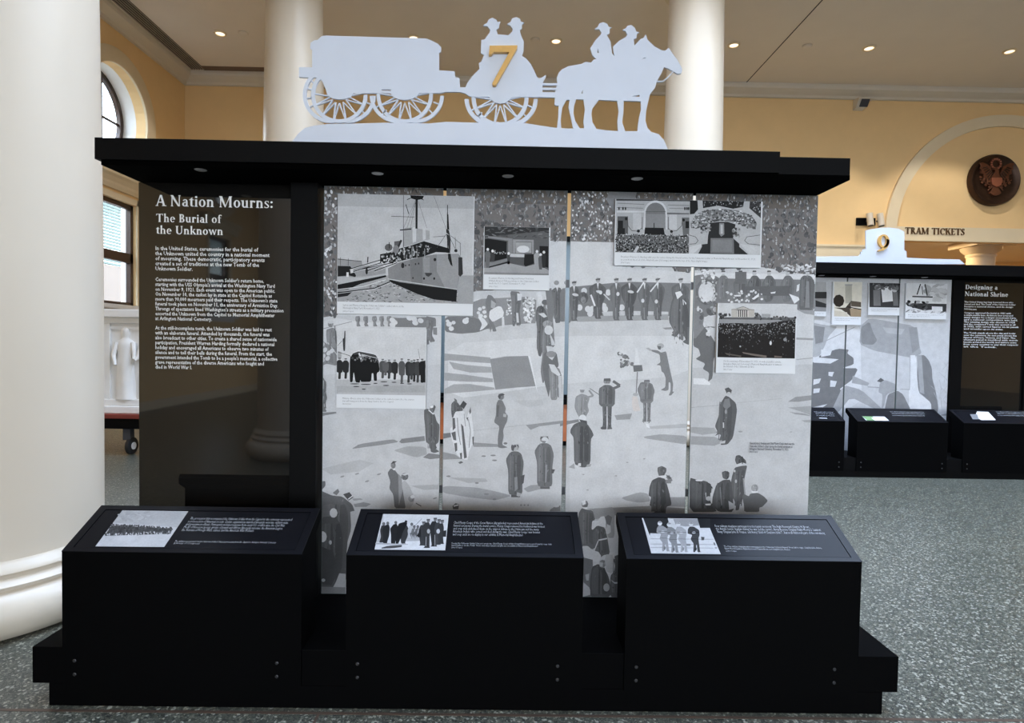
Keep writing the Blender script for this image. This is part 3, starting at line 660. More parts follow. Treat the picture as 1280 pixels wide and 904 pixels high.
for x in (-5.43, -6.25, -4.55): boxo('pilaster', (x-.06, 8.085, z0+.19), (x+.06, 8.12, 1.78), plast, rl, bevel=.005)
def relief2(x, h, k=1, mir=1):            # a robed standing figure in low relief, one lofted body with separate arms
    zf = z0+.19
    rings = [(.00, .13, .0), (.03, .12, .0), (.2, .115, .0), (.38, .105, .0), (.5, .11, .005), (.6, .095, .0), (.72, .115, 0), (.8, .10, 0), (.835, .045, 0), (.86, .04, 0), (.885, .055, .0), (.93, .06, .0), (.97, .045, 0), (.99, .01, 0)]
    mb = MB(); n = 14; vs = []
    for (t_, r, dx) in rings:
        for i in range(n):
            a = 2*math.pi*i/n; fold = 1+(.10*math.cos(a*5+t_*3) if t_ < .6 else 0)
            vs.append((x+(dx+math.cos(a)*r*fold)*h, 8.105-abs(math.sin(a))*r*h*.5*fold if math.sin(a) < 0 else 8.12, zf+t_*h))
    mb.add(vs, [(i+k_*n, (i+1) % n+k_*n, (i+1) % n+(k_+1)*n, i+(k_+1)*n) for k_ in range(len(rings)-1) for i in range(n)]+[tuple(range(len(vs)-n, len(vs)))])
    for sg in (-1, 1):
        s_ = Vector((x+sg*.11*h, 8.09, zf+.78*h)); e = Vector((x+sg*.145*h, 8.07, zf+.60*h)); hd = Vector((x+mir*(.05+.10*k)*h if sg == mir else x+sg*.10*h, 8.04, zf+(.55 if sg == mir else .47)*h))
        mb.tube(s_, e, .034*h, 8, .03*h); mb.tube(e, hd, .03*h, 8, .02*h)
    return mb.build('relief_figure', plast, rl, smooth=True)
relief2(-5.17, .99, 1, 1); relief2(-4.84, .97, 1.2, -1); relief2(-5.75, .97, .6, 1)
boxo('inscribed_border', (-6.2, 8.10, 1.70), (-4.5, 8.12, 1.74), plast, rl)

# ---- grey glass screen behind
gs = thing('glazed_screen', (.3, 9.05, .8), 'grey glazed screen glimpsed through the gaps of the mural, above the wood counter', 'screen')
boxo('glass_sheet', (-2.1, 9.4, .80), (2.55, 9.42, 3.22), mat('grey_back_glass', rgb(104, 120, 128), .2), gs); boxo('top_rail', (-2.1, 9.36, 3.22), (2.55, 9.46, 3.3), black, gs); boxo('foot_rail', (-2.1, 9.36, .742), (2.55, 9.46, .80), black, gs)
# ---- orange wood counter glimpsed through the gaps between the mural panes
t = thing('wood_counter', (0, 9.3, 0), 'orange wood counter with dark top glimpsed through the gaps of the mural', 'counter')
boxo('front_board', (-1.9, 9.25, .08), (1.9, 9.30, .66), orange, t); boxo('counter_top', (-1.95, 9.2, .66), (1.95, 9.8, .74), black, t)
boxo('carcass', (-1.9, 9.3, .0), (1.9, 9.78, .66), black, t)

# ================================================================ KIOSK 7
YP = 3.11; ZP = .2565; ZT = 2.405
k7 = thing('exhibit_kiosk', (-.14, 2.8, 0), 'large black exhibit kiosk with roof slab, dark text glass and wall-high crowd mural', 'display')
boxo('plinth', (-2.0217, 2.536, .0976), (1.7444, 3.36, ZP), blackl, k7, bevel=.002)
boxo('kick_base', (-1.9501, 2.5807-.045, 0), (1.6777, 3.30, .0976), blackl, k7)
boxo('canopy_slab', (-1.9245, 2.7954, 2.4231), (1.2728, 3.074, 2.5226), black, k7, bevel=.0015)
boxo('canopy_slab', (1.2728, 2.865, 2.4231), (1.645, 3.045, 2.5206), black, k7, bevel=.0015)
boxo('canopy_rear', (-1.60, 3.074, 2.43), (1.45, 3.16, 2.515), black, k7)
boxo('soffit_channel', (-1.905, 2.812, 2.401), (1.615, 3.16, 2.4225), blackb, k7)
boxo('canopy_slot', (-1.95+.045, 2.9, 2.4215), (-1.80, 2.906, 2.4232), blackb, k7)
for i, x in enumerate((-1.468, -.627, -.004, .616)):
    m_ = MB().lathe([(0, -.003), (.022, -.003), (.027, -.001), (.028, .0), (0, 0)], (x, 2.862, 2.401), 20).build('canopy_light', lensm, k7, smooth=True)
boxo('post', (-1.109, 3.05, ZP), (-.972, 3.17, 2.401), black, k7, bevel=.002)
PT = Print((0, YP, 0), (1, 0, 0), (0, 0, 1))
tg = boxo('text_panel', (-1.9146, YP, ZP), (-1.1085, YP+.012, 2.401), glassk, k7, label='dark glossy glass panel with white lettering')
serif_text('title', PT, 'A Nation Mourns:', 195, 257.5, 342.5, 260.5, 13.8, tg, whitet)
st = MB()
o1 = serif_text('subtitle', PT, 'The Burial of', 195.3, 277.5, 277, 279, 10.2, tg, whitet)
o2 = serif_text('subtitle', PT, 'the Unknown', 195, 292.3, 279.5, 294, 10.2, tg, whitet)
body = ["In the United States, ceremonies for the burial of|323", "the Unknown united the country in a national moment|337", "of mourning. These democratic, participatory events|331", "created a set of traditions at the new Tomb of the|324", "Unknown Soldier.|241", "",
 "Ceremonies surrounded the Unknown Soldier's return home,|330", "starting with the USS Olympia's arrival at the Washington Navy Yard|343.5", "on November 9, 1921. Each event was open to the American public.|344", "On November 10, the casket lay in state at the Capitol Rotunda as|340", "more than 90,000 mourners paid their respects. The Unknown's state|347", "funeral took place on November 11, the anniversary of Armistice Day.|347.5", "Throngs of spectators lined Washington's streets as a military procession|354.5", "escorted the Unknown from the Capitol to Memorial Amphitheater|343.5", "at Arlington National Cemetery.|265", "",
 "At the still-incomplete tomb, the Unknown Soldier was laid to rest|340", "with an elaborate funeral. Attended by thousands, the funeral was|337", "also broadcast to other cities. To create a shared sense of nationwide|346", "participation, President Warren Harding formally declared a national|343", "holiday and encouraged all Americans to observe two minutes of|336", "silence and to toll their bells during the funeral. From the start, the|340", "government intended the Tomb to be a people's memorial, a collective|347", "grave representative of the diverse Americans who fought and|330", "died in World War I.|240"]
L = []; y = 312.5; 
ys = [312.6, 319, 325.3, 331.6, 338, 0, 351.4, 357.5, 363.6, 369.7, 375.8, 381.9, 388, 394.1, 400.2, 0, 412, 418.1, 424.2, 430.3, 436.4, 442.5, 448.6, 454.7, 460.8]
for s_, yy in zip(body, ys):
    if s_:
        a, x1 = s_.split('|'); x1 = float(x1); L.append((a, 194.3, yy, x1, yy+(x1-194)*.0165, 5.0 if yy < 340 else 4.7))
text_lines('body_text', PT, L, tg, whitet, bold=True)

# ---- the mural, four panes of printed glass
PM = Print((0, YP, 0), (1, 0, 0), (0, 0, 1))
PM.con = 1.16; PM.smooth = 1; PM.fold = True
PM.rect(380, 200, 1050, 780, 171)
c = PM.crop
c(0, 0, 1)
PM.poly([(396, 470), (712, 440), (712, 780), (390, 780)], 166); PM.poly([(862, 460), (1030, 455), (1030, 780), (855, 780)], 163)
PM.poly([(560, 430), (700, 420), (860, 420), (860, 470), (700, 480), (560, 500)], 178)
# upper crowd
top = [(390, 215), (1030, 225), (1030, 345), (1000, 342), (952, 334), (866, 338), (845, 342), (840, 334), (770, 333), (770, 303), (686, 301), (686, 345), (605, 366), (590, 368), (560, 385), (422, 385), (422, 394), (390, 399)]
PM.poly(top, (96, 92, 91), sm=0); PM.poly([(390, 215), (1030, 225), (1030, 262), (390, 250)], (84, 78, 73))  # brown top strip paints in the canopy's reflection and shade
PM.crowd(top, 1500, (1.6, 4), (1.5, 4), [82, 88, 94, 100], 3)
PM.crowd(top, 900, (.4, .9), (2, 5), [74, 80, 112], 14)
PM.crowd(top, 2300, (.5, 1.25), (.9, 2.5), [112, 124, 132, 142, 156], 4)
PM.crowd([(715, 232), (770, 232), (770, 300), (715, 300)], 110, (.7, 1.3), (1, 2.4), [165, 180, 190], 5)
PM.crowd([(400, 235), (421, 235), (421, 390), (400, 395)], 60, (.9, 1.8), (1.2, 3), [170, 185, 160], 6)
PM.poly([(763, 232), (798, 233), (790, 262), (770, 270), (758, 250)], 120)
# wall band in the middle and right
PM.poly([(686, 302), (770, 303), (770, 334), (866, 341), (866, 352), (712, 358), (686, 358)], 176)
PM.poly([(866, 341), (1018, 343), (1018, 348.5), (866, 348)], 182); PM.poly([(866, 350), (1018, 350), (1018, 354), (866, 354)], 165)
PM.poly([(400, 400), (600, 374), (690, 358), (690, 366), (600, 384), (552, 396), (400, 416)], 176)
PM.line([(400, 412), (440, 402)], .8, 130)
# --- row of wreaths and people, left part
c(395, 395, 7.533)
PM.poly([(195, 0), (1130, 0), (1130, 100), (700, 104), (640, 70), (560, 60), (420, 60), (200, 20)], 166)
for x in (395, 470, 552, 620, 690):
    PM.poly([(x-22, 5), (x+18, 0), (x+22, 40), (x+10, 70), (x+28, 98), (x-14, 100), (x-8, 60), (x-25, 40)], 118)
PM.poly([(690, 10), (780, 20), (1060, 10), (1130, 20), (1130, 110), (690, 104)], 112)
for x, y in ((720, 40), (740, 60), (925, 30), (935, 65), (985, 45), (720, 85), (880, 20)): PM.blob(x, y, 30, 24, 176, .4)
PM.poly([(1030, 0), (1120, 20), (1090, 180), (1125, 240), (1075, 250), (1065, 190), (1050, 180), (1070, 268), (1035, 270), (1040, 150)], 108)
PM.poly([(1100, 110), (1140, 110), (1140, 180), (1105, 175)], 115)
# soldier and helpers at the far left
PM.blob(138, 75, 27, 34, 122); PM.blob(140, 58, 32, 16, 170)
PM.poly([(98, 128), (165, 108), (196, 150), (200, 470), (150, 440), (130, 330), (105, 260), (96, 180)], 120)
PM.poly([(150, 200), (200, 250), (190, 300), (150, 300)], 128); PM.line([(178, 95), (190, 260)], 7, 80); PM.line([(110, 250), (210, 380)], 9, 170)
PM.poly([(35, 215), (100, 260), (140, 300), (200, 420), (200, 470), (100, 450), (60, 470), (35, 430)], 122)
for x, y in ((60, 270), (85, 320), (120, 350), (70, 380), (110, 400), (60, 420), (150, 330)): PM.blob(x, y, 20, 26, 172, .7)
PM.poly([(35, 480), (65, 515), (40, 525)], 112)
PM.poly([(35, 570), (70, 580), (100, 640), (90, 700), (108, 780), (70, 840), (105, 904), (35, 904)], 108)
PM.poly([(50, 600), (75, 610), (70, 690), (45, 680)], 150); PM.poly([(45, 730), (75, 760), (60, 850), (42, 840)], 128)
c(396, 480, 5.652)
PM.poly([(18, 205), (135, 197), (140, 208), (60, 222), (20, 232)], 118)
# --- wreath row, centre
c(550, 330, 5.315)
PM.poly([(215, 180), (460, 175), (640, 180), (640, 260), (560, 240), (215, 230)], 168)
PM.poly([(215, 235), (640, 215), (640, 395), (590, 395), (400, 410), (330, 440), (215, 380)], 126)
PM.poly([(30, 350), (215, 350), (330, 400), (330, 425), (250, 455), (130, 465), (30, 450)], 108)
for x, y, q in ((60, 400, 20), (90, 390, 14), (75, 430, 18), (170, 380, 22), (180, 365, 12), (50, 380, 12), (265, 300, 14), (295, 320, 14), (300, 350, 12), (270, 345, 16), (255, 325, 12), (290, 290, 12)):
    PM.blob(x, y, q, q*.9, 182)
PM.poly([(250, 350), (290, 360), (320, 400), (290, 430), (262, 445), (280, 400)], 184)
PM.poly([(318, 205), (345, 210), (375, 250), (365, 300), (350, 380), (378, 448), (350, 450), (345, 410), (335, 462), (325, 380), (310, 300), (300, 260)], 112)
PM.poly([(340, 240), (372, 262), (362, 300), (338, 290)], 150)
PM.poly([(330, 310), (385, 280), (408, 285), (425, 320), (420, 350), (350, 388), (325, 355)], 186)
PM.poly([(410, 350), (425, 350), (430, 420), (412, 425)], 178)
PM.crowd([(440, 240), (470, 240), (480, 330), (440, 340)], 22, (4, 8), (5, 9), [185, 90, 170], 8)
PM.poly([(465, 180), (530, 185), (540, 250), (528, 320), (540, 405), (510, 408), (505, 330), (498, 416), (480, 410), (480, 280)], 104)
PM.poly([(512, 195), (545, 200), (540, 240), (515, 245)], 180); PM.poly([(505, 325), (520, 325), (525, 390), (510, 390)], 175)
PM.crowd([(555, 225), (620, 225), (625, 340), (600, 392), (572, 392), (548, 300)], 70, (6, 12), (6, 13), [188, 180, 110, 170], 9)
PM.poly([(648, 190), (672, 190), (685, 250), (660, 270), (650, 250)], 182); PM.poly([(700, 185), (735, 220), (700, 240)], 182)
# carpet with stripes
PM.poly([(30, 595), (200, 610), (335, 622), (335, 660), (180, 650), (60, 640), (30, 645)], 140, sm=0)
PM.poly([(60, 650), (180, 672), (340, 685), (345, 722), (200, 722), (90, 698)], 144, sm=0)
PM.poly([(30, 722), (160, 735), (350, 762), (352, 786), (180, 782), (30, 775)], 141, sm=0)
PM.poly([(30, 830), (90, 800), (200, 798), (360, 822), (365, 835), (200, 850), (30, 862)], 143, sm=0)
PM.poly([(332, 632), (440, 615), (585, 611), (612, 690), (635, 812), (500, 822), (368, 836), (350, 740)], 128, sm=0)
PM.poly([(585, 611), (600, 615), (650, 858), (635, 812)], 190, sm=0)
# diagonal line of soldiers in greatcoats
def coat(pts, g): PM.poly(pts, g)
coat([(700, 238), (730, 240), (745, 300), (755, 420), (760, 490), (740, 520), (700, 500), (680, 300)], 118); PM.blob(697, 255, 22, 18, 96); PM.blob(722, 285, 20, 18, 165)
coat([(640, 300), (665, 278), (700, 300), (720, 370), (700, 480), (672, 615), (655, 612), (642, 545), (650, 450), (635, 360)], 96); PM.blob(668, 300, 26, 22, 84); PM.poly([(652, 330), (690, 325), (712, 350), (690, 358)], 175)
coat([(690, 400), (745, 400), (755, 450), (765, 540), (745, 560), (720, 650), (690, 790), (680, 790), (668, 710), (680, 600), (672, 500)], 112); PM.blob(712, 400, 32, 26, 130); PM.blob(722, 440, 30, 32, 176); PM.poly([(730, 460), (760, 520), (765, 540), (740, 540)], 170)
coat([(690, 590), (740, 580), (775, 590), (790, 680), (760, 700), (735, 800), (722, 890), (712, 850), (695, 790), (680, 680)], 104); PM.poly([(705, 545), (745, 548), (770, 600), (745, 640), (720, 620)], 172); PM.blob(738, 600, 34, 22, 128)
coat([(720, 680), (790, 690), (810, 745), (812, 890), (790, 892), (780, 820), (778, 904), (736, 904), (728, 800)], 122); PM.poly([(722, 665), (760, 670), (800, 735), (790, 748), (740, 715)], 178); PM.poly([(785, 740), (806, 745), (812, 890), (790, 890)], 165)
# soldiers by the seam
for x, w_ in ((780, 46), (848, 40)):
    PM.blob(x-6, 125, 18, 16, 124); PM.poly([(x-w_, 180), (x-12, 155), (x+20, 158), (x+w_-8, 195), (x+30, 300), (x+20, 390), (x-15, 395), (x-20, 300), (x-w_+5, 260)], 98); PM.poly([(x-10, 150), (x+5, 150), (x, 185)], 180)
PM.poly([(700, 170), (740, 160), (760, 300), (745, 390), (720, 370)], 112)
# --- row of soldiers, middle right
c(700, 330, 5.318)
PM.poly([(0, 165), (110, 150), (440, 118), (700, 125), (900, 130), (900, 350), (720, 345), (10, 385), (0, 380)], 112)
PM.poly([(280, 318), (460, 312), (720, 318), (720, 352), (290, 345)], 168); PM.poly([(110, 350), (720, 335), (720, 372), (110, 385)], 140)
for x, y in ((185, 300), (200, 330), (215, 300), (130, 290), (290, 280), (300, 300), (320, 190), (410, 290), (160, 180)): PM.blob(x, y, 20, 22, 178)
PM.blob(155, 225, 34, 40, 88); PM.blob(155, 240, 18, 24, 120)
for k_, (x, w_, g, hh) in enumerate(((92, 40, 96, 378), (250, 58, 90, 365), (372, 42, 100, 375), (460, 56, 84, 374), (560, 48, 98, 374), (648, 50, 96, 374), (800, 60, 98, 330))):
    top_ = 100 if k_ else 120
    PM.blob(x+2, top_+8, 15, 17, 150); PM.poly([(x-14, top_), (x+18, top_-6), (x+16, top_+8), (x-12, top_+10)], 92)
    PM.poly([(x-w_, top_+55), (x-14, top_+28), (x+20, top_+28), (x+w_, top_+65), (x+w_-10, top_+130), (x+26, top_+180), (x+18, hh-12), (x+26, hh), (x-18, hh), (x-22, top_+180), (x-w_+6, top_+120)], g)
    PM.poly([(x-6, top_+28), (x+8, top_+28), (x+2, top_+70)], 182)
    if k_ in (0, 1, 3): PM.blob(x+10, top_+85, 22, 10, 172, .2)
    PM.line([(x-2, top_+190), (x, hh-8)], 5, 130)
PM.line([(205, 205), (232, 280)], 12, 186); PM.line([(512, 190), (558, 120)], 9, 186); PM.line([(600, 185), (665, 105)], 9, 182); PM.line([(290, 200), (330, 240)], 8, 170)
for x, y in ((550, 245), (640, 250), (385, 200), (270, 190)): PM.blob(x, y, 11, 14, 180)
# the large cloaked man
PM.poly([(760, 200), (800, 178), (850, 220), (870, 300), (870, 540), (845, 535), (812, 518), (838, 500), (800, 450), (770, 488), (738, 474), (760, 455), (722, 380), (735, 270)], 96)
PM.poly([(765, 190), (800, 180), (815, 205), (780, 235)], 186); PM.poly([(815, 235), (840, 260), (835, 278), (818, 272)], 186)
PM.poly([(820, 240), (850, 300), (860, 420), (835, 420)], 84)
PM.poly([(680, 425), (740, 420), (745, 435), (700, 436)], 130)
# saluting officer with outstretched arm
PM.blob(668, 545, 24, 18, 150); PM.poly([(645, 545), (672, 548), (668, 572), (652, 566)], 100)
PM.poly([(605, 570), (650, 575), (672, 590), (705, 580), (720, 650), (730, 700), (745, 765), (752, 800), (748, 850), (760, 848), (738, 875), (722, 874), (735, 845), (735, 790), (722, 785), (722, 838), (700, 845), (668, 838), (700, 820), (703, 760), (690, 725), (675, 715), (668, 675), (640, 672), (668, 655), (662, 600), (610, 582)], 118)
PM.poly([(568, 560), (590, 556), (610, 572), (602, 580)], 150)
# flowers and lamp stand
PM.crowd([(385, 590), (440, 600), (490, 640), (490, 675), (440, 680), (400, 690)], 40, (7, 13), (7, 13), [112, 120, 165, 105], 11)
PM.poly([(485, 675), (545, 672), (550, 712), (490, 718)], 104); PM.line([(514, 718), (506, 870)], 7, 118); PM.blob(502, 868, 20, 11, 150)
PM.poly([(500, 560), (515, 565), (530, 670), (498, 670)], 186)
# --- figures of the lower middle, right of centre seam
c(700, 480, 5.653)
PM.poly([(55, 262), (130, 250), (135, 268), (60, 285)], 120); PM.poly([(385, 222), (510, 208), (495, 250), (400, 255)], 138)
PM.poly([(0, 268), (60, 258), (60, 285), (0, 300)], 120)
PM.poly([(110, 90), (150, 68), (190, 80), (210, 100), (195, 150), (205, 190), (180, 240), (140, 245), (120, 210), (102, 165)], 130); PM.blob(158, 35, 26, 24, 172); PM.poly([(140, 40), (175, 42), (165, 62), (145, 60)], 130)
PM.line([(185, 95), (235, 85), (205, 45)], 13, 130); PM.line([(210, 32), (275, 75)], 5, 105)
def backman(x, y0, y1, w_, g, legs=True, arm=0):
    H = y1-y0
    PM.blob(x, y0+.06*H, .17*w_*1.25, .062*H, g+22); PM.poly([(x-.21*w_, y0+.05*H), (x-.18*w_, y0), (x+.2*w_, y0-.005*H), (x+.23*w_, y0+.05*H)], g-8)
    PM.poly([(x-.14*w_, y0+.10*H), (x+.14*w_, y0+.10*H), (x+.18*w_, y0+.135*H), (x-.18*w_, y0+.135*H)], g+70)
    if legs:
        PM.poly([(x-.28*w_, y0+.5*H), (x-.02*w_, y0+.5*H), (x-.03*w_, y0+.94*H), (x-.02*w_, y1), (x-.36*w_, y1), (x-.22*w_, y0+.94*H)], g-4)
        PM.poly([(x+.02*w_, y0+.5*H), (x+.3*w_, y0+.5*H), (x+.24*w_, y0+.94*H), (x+.33*w_, y1-.01*H), (x+.0*w_, y1), (x+.05*w_, y0+.94*H)], g-6)
        PM.poly([(x-.5*w_, y0+.2*H), (x-.16*w_, y0+.125*H), (x+.18*w_, y0+.125*H), (x+.5*w_, y0+.2*H), (x+.46*w_, y0+.55*H), (x-.47*w_, y0+.55*H)], g)
    else:
        PM.poly([(x-.2*w_, y0+.9*H), (x+.25*w_, y0+.9*H), (x+.3*w_, y1), (x-.2*w_, y1)], g-10)
        PM.poly([(x-.5*w_, y0+.28*H), (x-.3*w_, y0+.16*H), (x-.14*w_, y0+.125*H), (x+.16*w_, y0+.125*H), (x+.36*w_, y0+.17*H), (x+.5*w_, y0+.34*H), (x+.42*w_, y0+.6*H), (x+.42*w_, y0+.94*H), (x+.1*w_, y0+.97*H), (x-.36*w_, y0+.94*H), (x-.36*w_, y0+.5*H)], g)
        PM.line([(x+.02*w_, y0+.5*H), (x+.03*w_, y0+.94*H)], .05*w_, g-14); PM.line([(x-.24*w_, y0+.3*H), (x-.26*w_, y0+.85*H)], .07*w_, g+12)
    if arm: PM.line([(x+.36*w_, y0+.2*H), (x+.78*w_, y0+.14*H), (x+.36*w_, y0+.05*H)], .16*w_, g)
backman(332, -38, 322, 118, 100, True, 1)
PM.blob(305, 312, 20, 9, 92)
backman(613, -28, 268, 98, 118, True)
PM.poly([(545, 40), (570, -15), (650, -5), (670, 50), (650, 120), (575, 125)], 112)
PM.poly([(510, 88), (545, 88), (560, 160), (570, 190), (520, 195), (508, 150)], (176, 170, 168)); PM.poly([(605, 278), (625, 285), (635, 312), (612, 305)], 186)
PM.blob(160, 240, 26, 24, 182); PM.poly([(135, 250), (190, 262), (192, 285), (150, 275)], 84)
PM.poly([(98, 285), (145, 265), (195, 285), (225, 330), (238, 362), (218, 390), (215, 560), (180, 590), (150, 590), (100, 565), (97, 380), (72, 345), (75, 320)], 92)
PM.poly([(150, 300), (165, 300), (160, 580), (150, 580)], 80); PM.poly([(112, 380), (130, 380), (128, 560), (108, 555)], 104); PM.poly([(130, 560), (148, 560), (148, 582), (125, 578)], 172); PM.poly([(190, 570), (222, 566), (215, 584), (185, 588)], 140)
PM.poly([(60, 590), (100, 560), (105, 600)], 140)
PM.poly([(590, 372), (720, 355), (900, 368), (900, 430), (700, 400), (600, 385)], 142); PM.poly([(630, 300), (900, 280), (900, 310), (640, 318)], 156)
PM.poly([(430, 805), (560, 765), (620, 775), (640, 830), (560, 840), (470, 825)], 142); PM.poly([(780, 800), (890, 800), (890, 870), (760, 865)], 140); PM.poly([(240, 880), (640, 862), (890, 880), (890, 930), (240, 930)], 132)
# officer saluting, lower right of that pane
PM.poly([(690, 590), (720, 580), (752, 595), (752, 618), (735, 650), (700, 655), (688, 615)], 98); PM.poly([(698, 650), (750, 645), (752, 662), (705, 668)], 180)
PM.poly([(650, 680), (700, 658), (745, 672), (770, 760), (790, 855), (750, 870), (745, 930), (655, 930), (650, 865), (632, 860), (648, 800), (625, 790), (632, 730)], 84)
PM.line([(745, 690), (785, 690), (760, 650)], 26, 118); PM.poly([(745, 640), (770, 650), (792, 668), (770, 672)], 96)
for x, y in ((195, 750), (595, 530), (475, 555), (165, 640), (395, 650), (660, 905)): PM.blob(x, y, 9, 4, 140)
# head at the bottom of that pane and the group beneath
PM.blob(176, 850, 24, 28, 108); PM.poly([(155, 830), (180, 820), (182, 850), (158, 858)], 186); PM.poly([(160, 872), (195, 872), (190, 886), (165, 886)], 190)
c(725, 625, 6.95)
PM.poly([(-15, 120), (15, 70), (55, 85), (105, 90), (140, 150), (110, 200), (130, 300), (125, 430), (60, 420), (-20, 400)], 104)
PM.poly([(60, 78), (160, 75), (300, 60), (300, 330), (240, 330), (215, 150), (130, 170), (110, 90)], 140)
PM.poly([(215, 150), (245, 130), (280, 150), (262, 220), (235, 215)], 112)
PM.poly([(105, 180), (155, 180), (180, 145), (212, 140), (225, 190), (222, 235), (195, 240), (165, 225), (100, 265)], 186)
PM.poly([(100, 270), (150, 222), (215, 240), (238, 330), (260, 470), (205, 480), (180, 500), (130, 440), (105, 350)], 98)
PM.line([(160, 350), (235, 335)], 12, 178); PM.line([(158, 355), (128, 430)], 8, 180); PM.poly([(235, 210), (265, 225), (268, 280), (240, 300), (225, 290)], 170)
PM.poly([(20, 400), (70, 400), (110, 440), (160, 450), (185, 490), (160, 540), (90, 530), (30, 490), (20, 440)], 178)
PM.poly([(30, 500), (110, 520), (120, 850), (30, 850)], 108); PM.poly([(30, 715), (80, 760), (100, 820), (30, 840)], 160); PM.poly([(45, 650), (80, 640), (75, 700), (55, 700)], 150)
PM.poly([(105, 580), (160, 555), (215, 600), (245, 660), (262, 720), (262, 850), (90, 850), (85, 700)], 84); PM.blob(195, 555, 30, 36, 120); PM.poly([(165, 540), (200, 545), (195, 580), (172, 578)], 160)
PM.poly([(225, 470), (290, 480), (300, 600), (270, 640), (225, 620), (215, 520)], 158)
PM.poly([(295, 490), (345, 470), (380, 500), (380, 850), (262, 850), (262, 660), (305, 620), (320, 560)], 92)
PM.poly([(262, 690), (300, 715), (360, 710), (360, 725), (300, 728)], 165); PM.blob(230, 760, 28, 36, 140)
# --- lower centre-left pane: flag bearer, soldier, two greatcoats
c(550, 480, 5.648)
PM.poly([(20, 350), (75, 345), (80, 375), (20, 388)], 110); PM.poly([(605, 290), (870, 258), (870, 278), (700, 300), (640, 325)], 132)
PM.line([(230, 330), (610, 290)], 3, 150)
PM.poly([(215, 412), (405, 425), (410, 445), (240, 445)], 132)
PM.poly([(20, 480), (110, 500), (150, 530), (20, 535)], 132); PM.poly([(20, 720), (250, 730), (400, 760), (510, 790), (390, 822), (200, 800), (20, 770)], 140); PM.poly([(60, 660), (320, 668), (340, 690), (200, 700)], 150)
PM.poly([(590, 740), (640, 715), (715, 710), (720, 740), (620, 765)], 138); PM.poly([(520, 120), (720, 110), (730, 150), (620, 165)], 160)
PM.poly([(80, 140), (100, 120), (120, 128), (165, 180), (150, 200), (100, 230), (85, 240), (78, 190)], 92); PM.poly([(100, 100), (118, 112), (124, 135), (105, 130)], 100); PM.poly([(140, 155), (165, 118), (190, 140), (168, 178)], 76)
PM.poly([(95, 230), (110, 195), (170, 190), (185, 250), (215, 160), (222, 210), (235, 320), (240, 420), (225, 435), (205, 480), (195, 538), (160, 530), (120, 500), (98, 440), (80, 380), (70, 315), (90, 300)], 182)
for pts in ([(88, 240), (105, 240), (110, 310), (90, 330)], [(80, 345), (110, 335), (115, 400), (95, 395)], [(148, 280), (165, 300), (190, 520), (170, 528)], [(185, 240), (200, 235), (195, 262)], [(100, 420), (120, 415), (122, 470), (108, 480)], [(205, 195), (216, 160), (220, 200), (212, 215)], [(228, 375), (240, 370), (238, 430), (230, 425)], [(140, 490), (155, 485), (155, 530), (145, 530)]):
    PM.poly(pts, 96)
PM.line([(122, 240), (128, 330), (145, 430)], 5, 120); PM.line([(200, 250), (215, 330), (205, 450)], 5, 125); PM.line([(170, 210), (180, 300)], 4, 130)
PM.poly([(128, 555), (150, 545), (165, 555), (140, 565)], 100)
PM.blob(432, 90, 22, 24, 118); PM.poly([(408, 90), (415, 72), (445, 66), (458, 78), (430, 85), (422, 108)], 84)
PM.poly([(398, 140), (412, 112), (440, 115), (465, 170), (460, 200), (480, 225), (472, 270), (460, 290), (445, 330), (450, 370), (438, 430), (480, 448), (440, 455), (408, 448), (408, 380), (420, 300), (380, 270), (395, 220)], 112)
PM.poly([(402, 150), (418, 150), (412, 230), (400, 235)], 98); PM.poly([(448, 210), (470, 215), (465, 235), (445, 232)], 150); PM.blob(462, 420, 14, 8, 110)
backman(528, 430, 800, 128, 100, False); PM.poly([(570, 650), (598, 640), (590, 700), (572, 715)], 88); PM.poly([(525, 660), (545, 655), (550, 740), (528, 760)], 125)
PM.blob(528, 452, 22, 26, 150); PM.poly([(502, 440), (535, 428), (540, 445), (525, 450), (520, 475), (505, 470)], 90); PM.poly([(545, 765), (578, 775), (560, 796), (540, 790)], 150)
backman(735, 372, 742, 138, 106, False); PM.blob(740, 395, 24, 22, 175); PM.poly([(718, 400), (750, 405), (740, 418), (720, 415)], 120); PM.poly([(785, 600), (812, 605), (800, 632), (786, 632)], 92); PM.poly([(745, 570), (758, 570), (752, 690), (740, 700)], 128)
for x, y, r_ in ((308, 510, 16), (385, 540, 18), (328, 778, 18), (385, 815, 14), (60, 652, 16), (260, 700, 14), (375, 505, 20)): PM.blob(x, y, r_, 6, 122)
PM.poly([(88, 862), (110, 842), (135, 850), (130, 885), (92, 885)], 92); PM.poly([(95, 858), (130, 850), (132, 858), (98, 868)], 178)
PM.poly([(775, 890), (810, 865), (850, 858), (850, 900), (775, 900)], 120); PM.blob(820, 862, 22, 10, 170)
for x in (572, 597, 622): PM.blob(x, 856, 6, 7, 130)
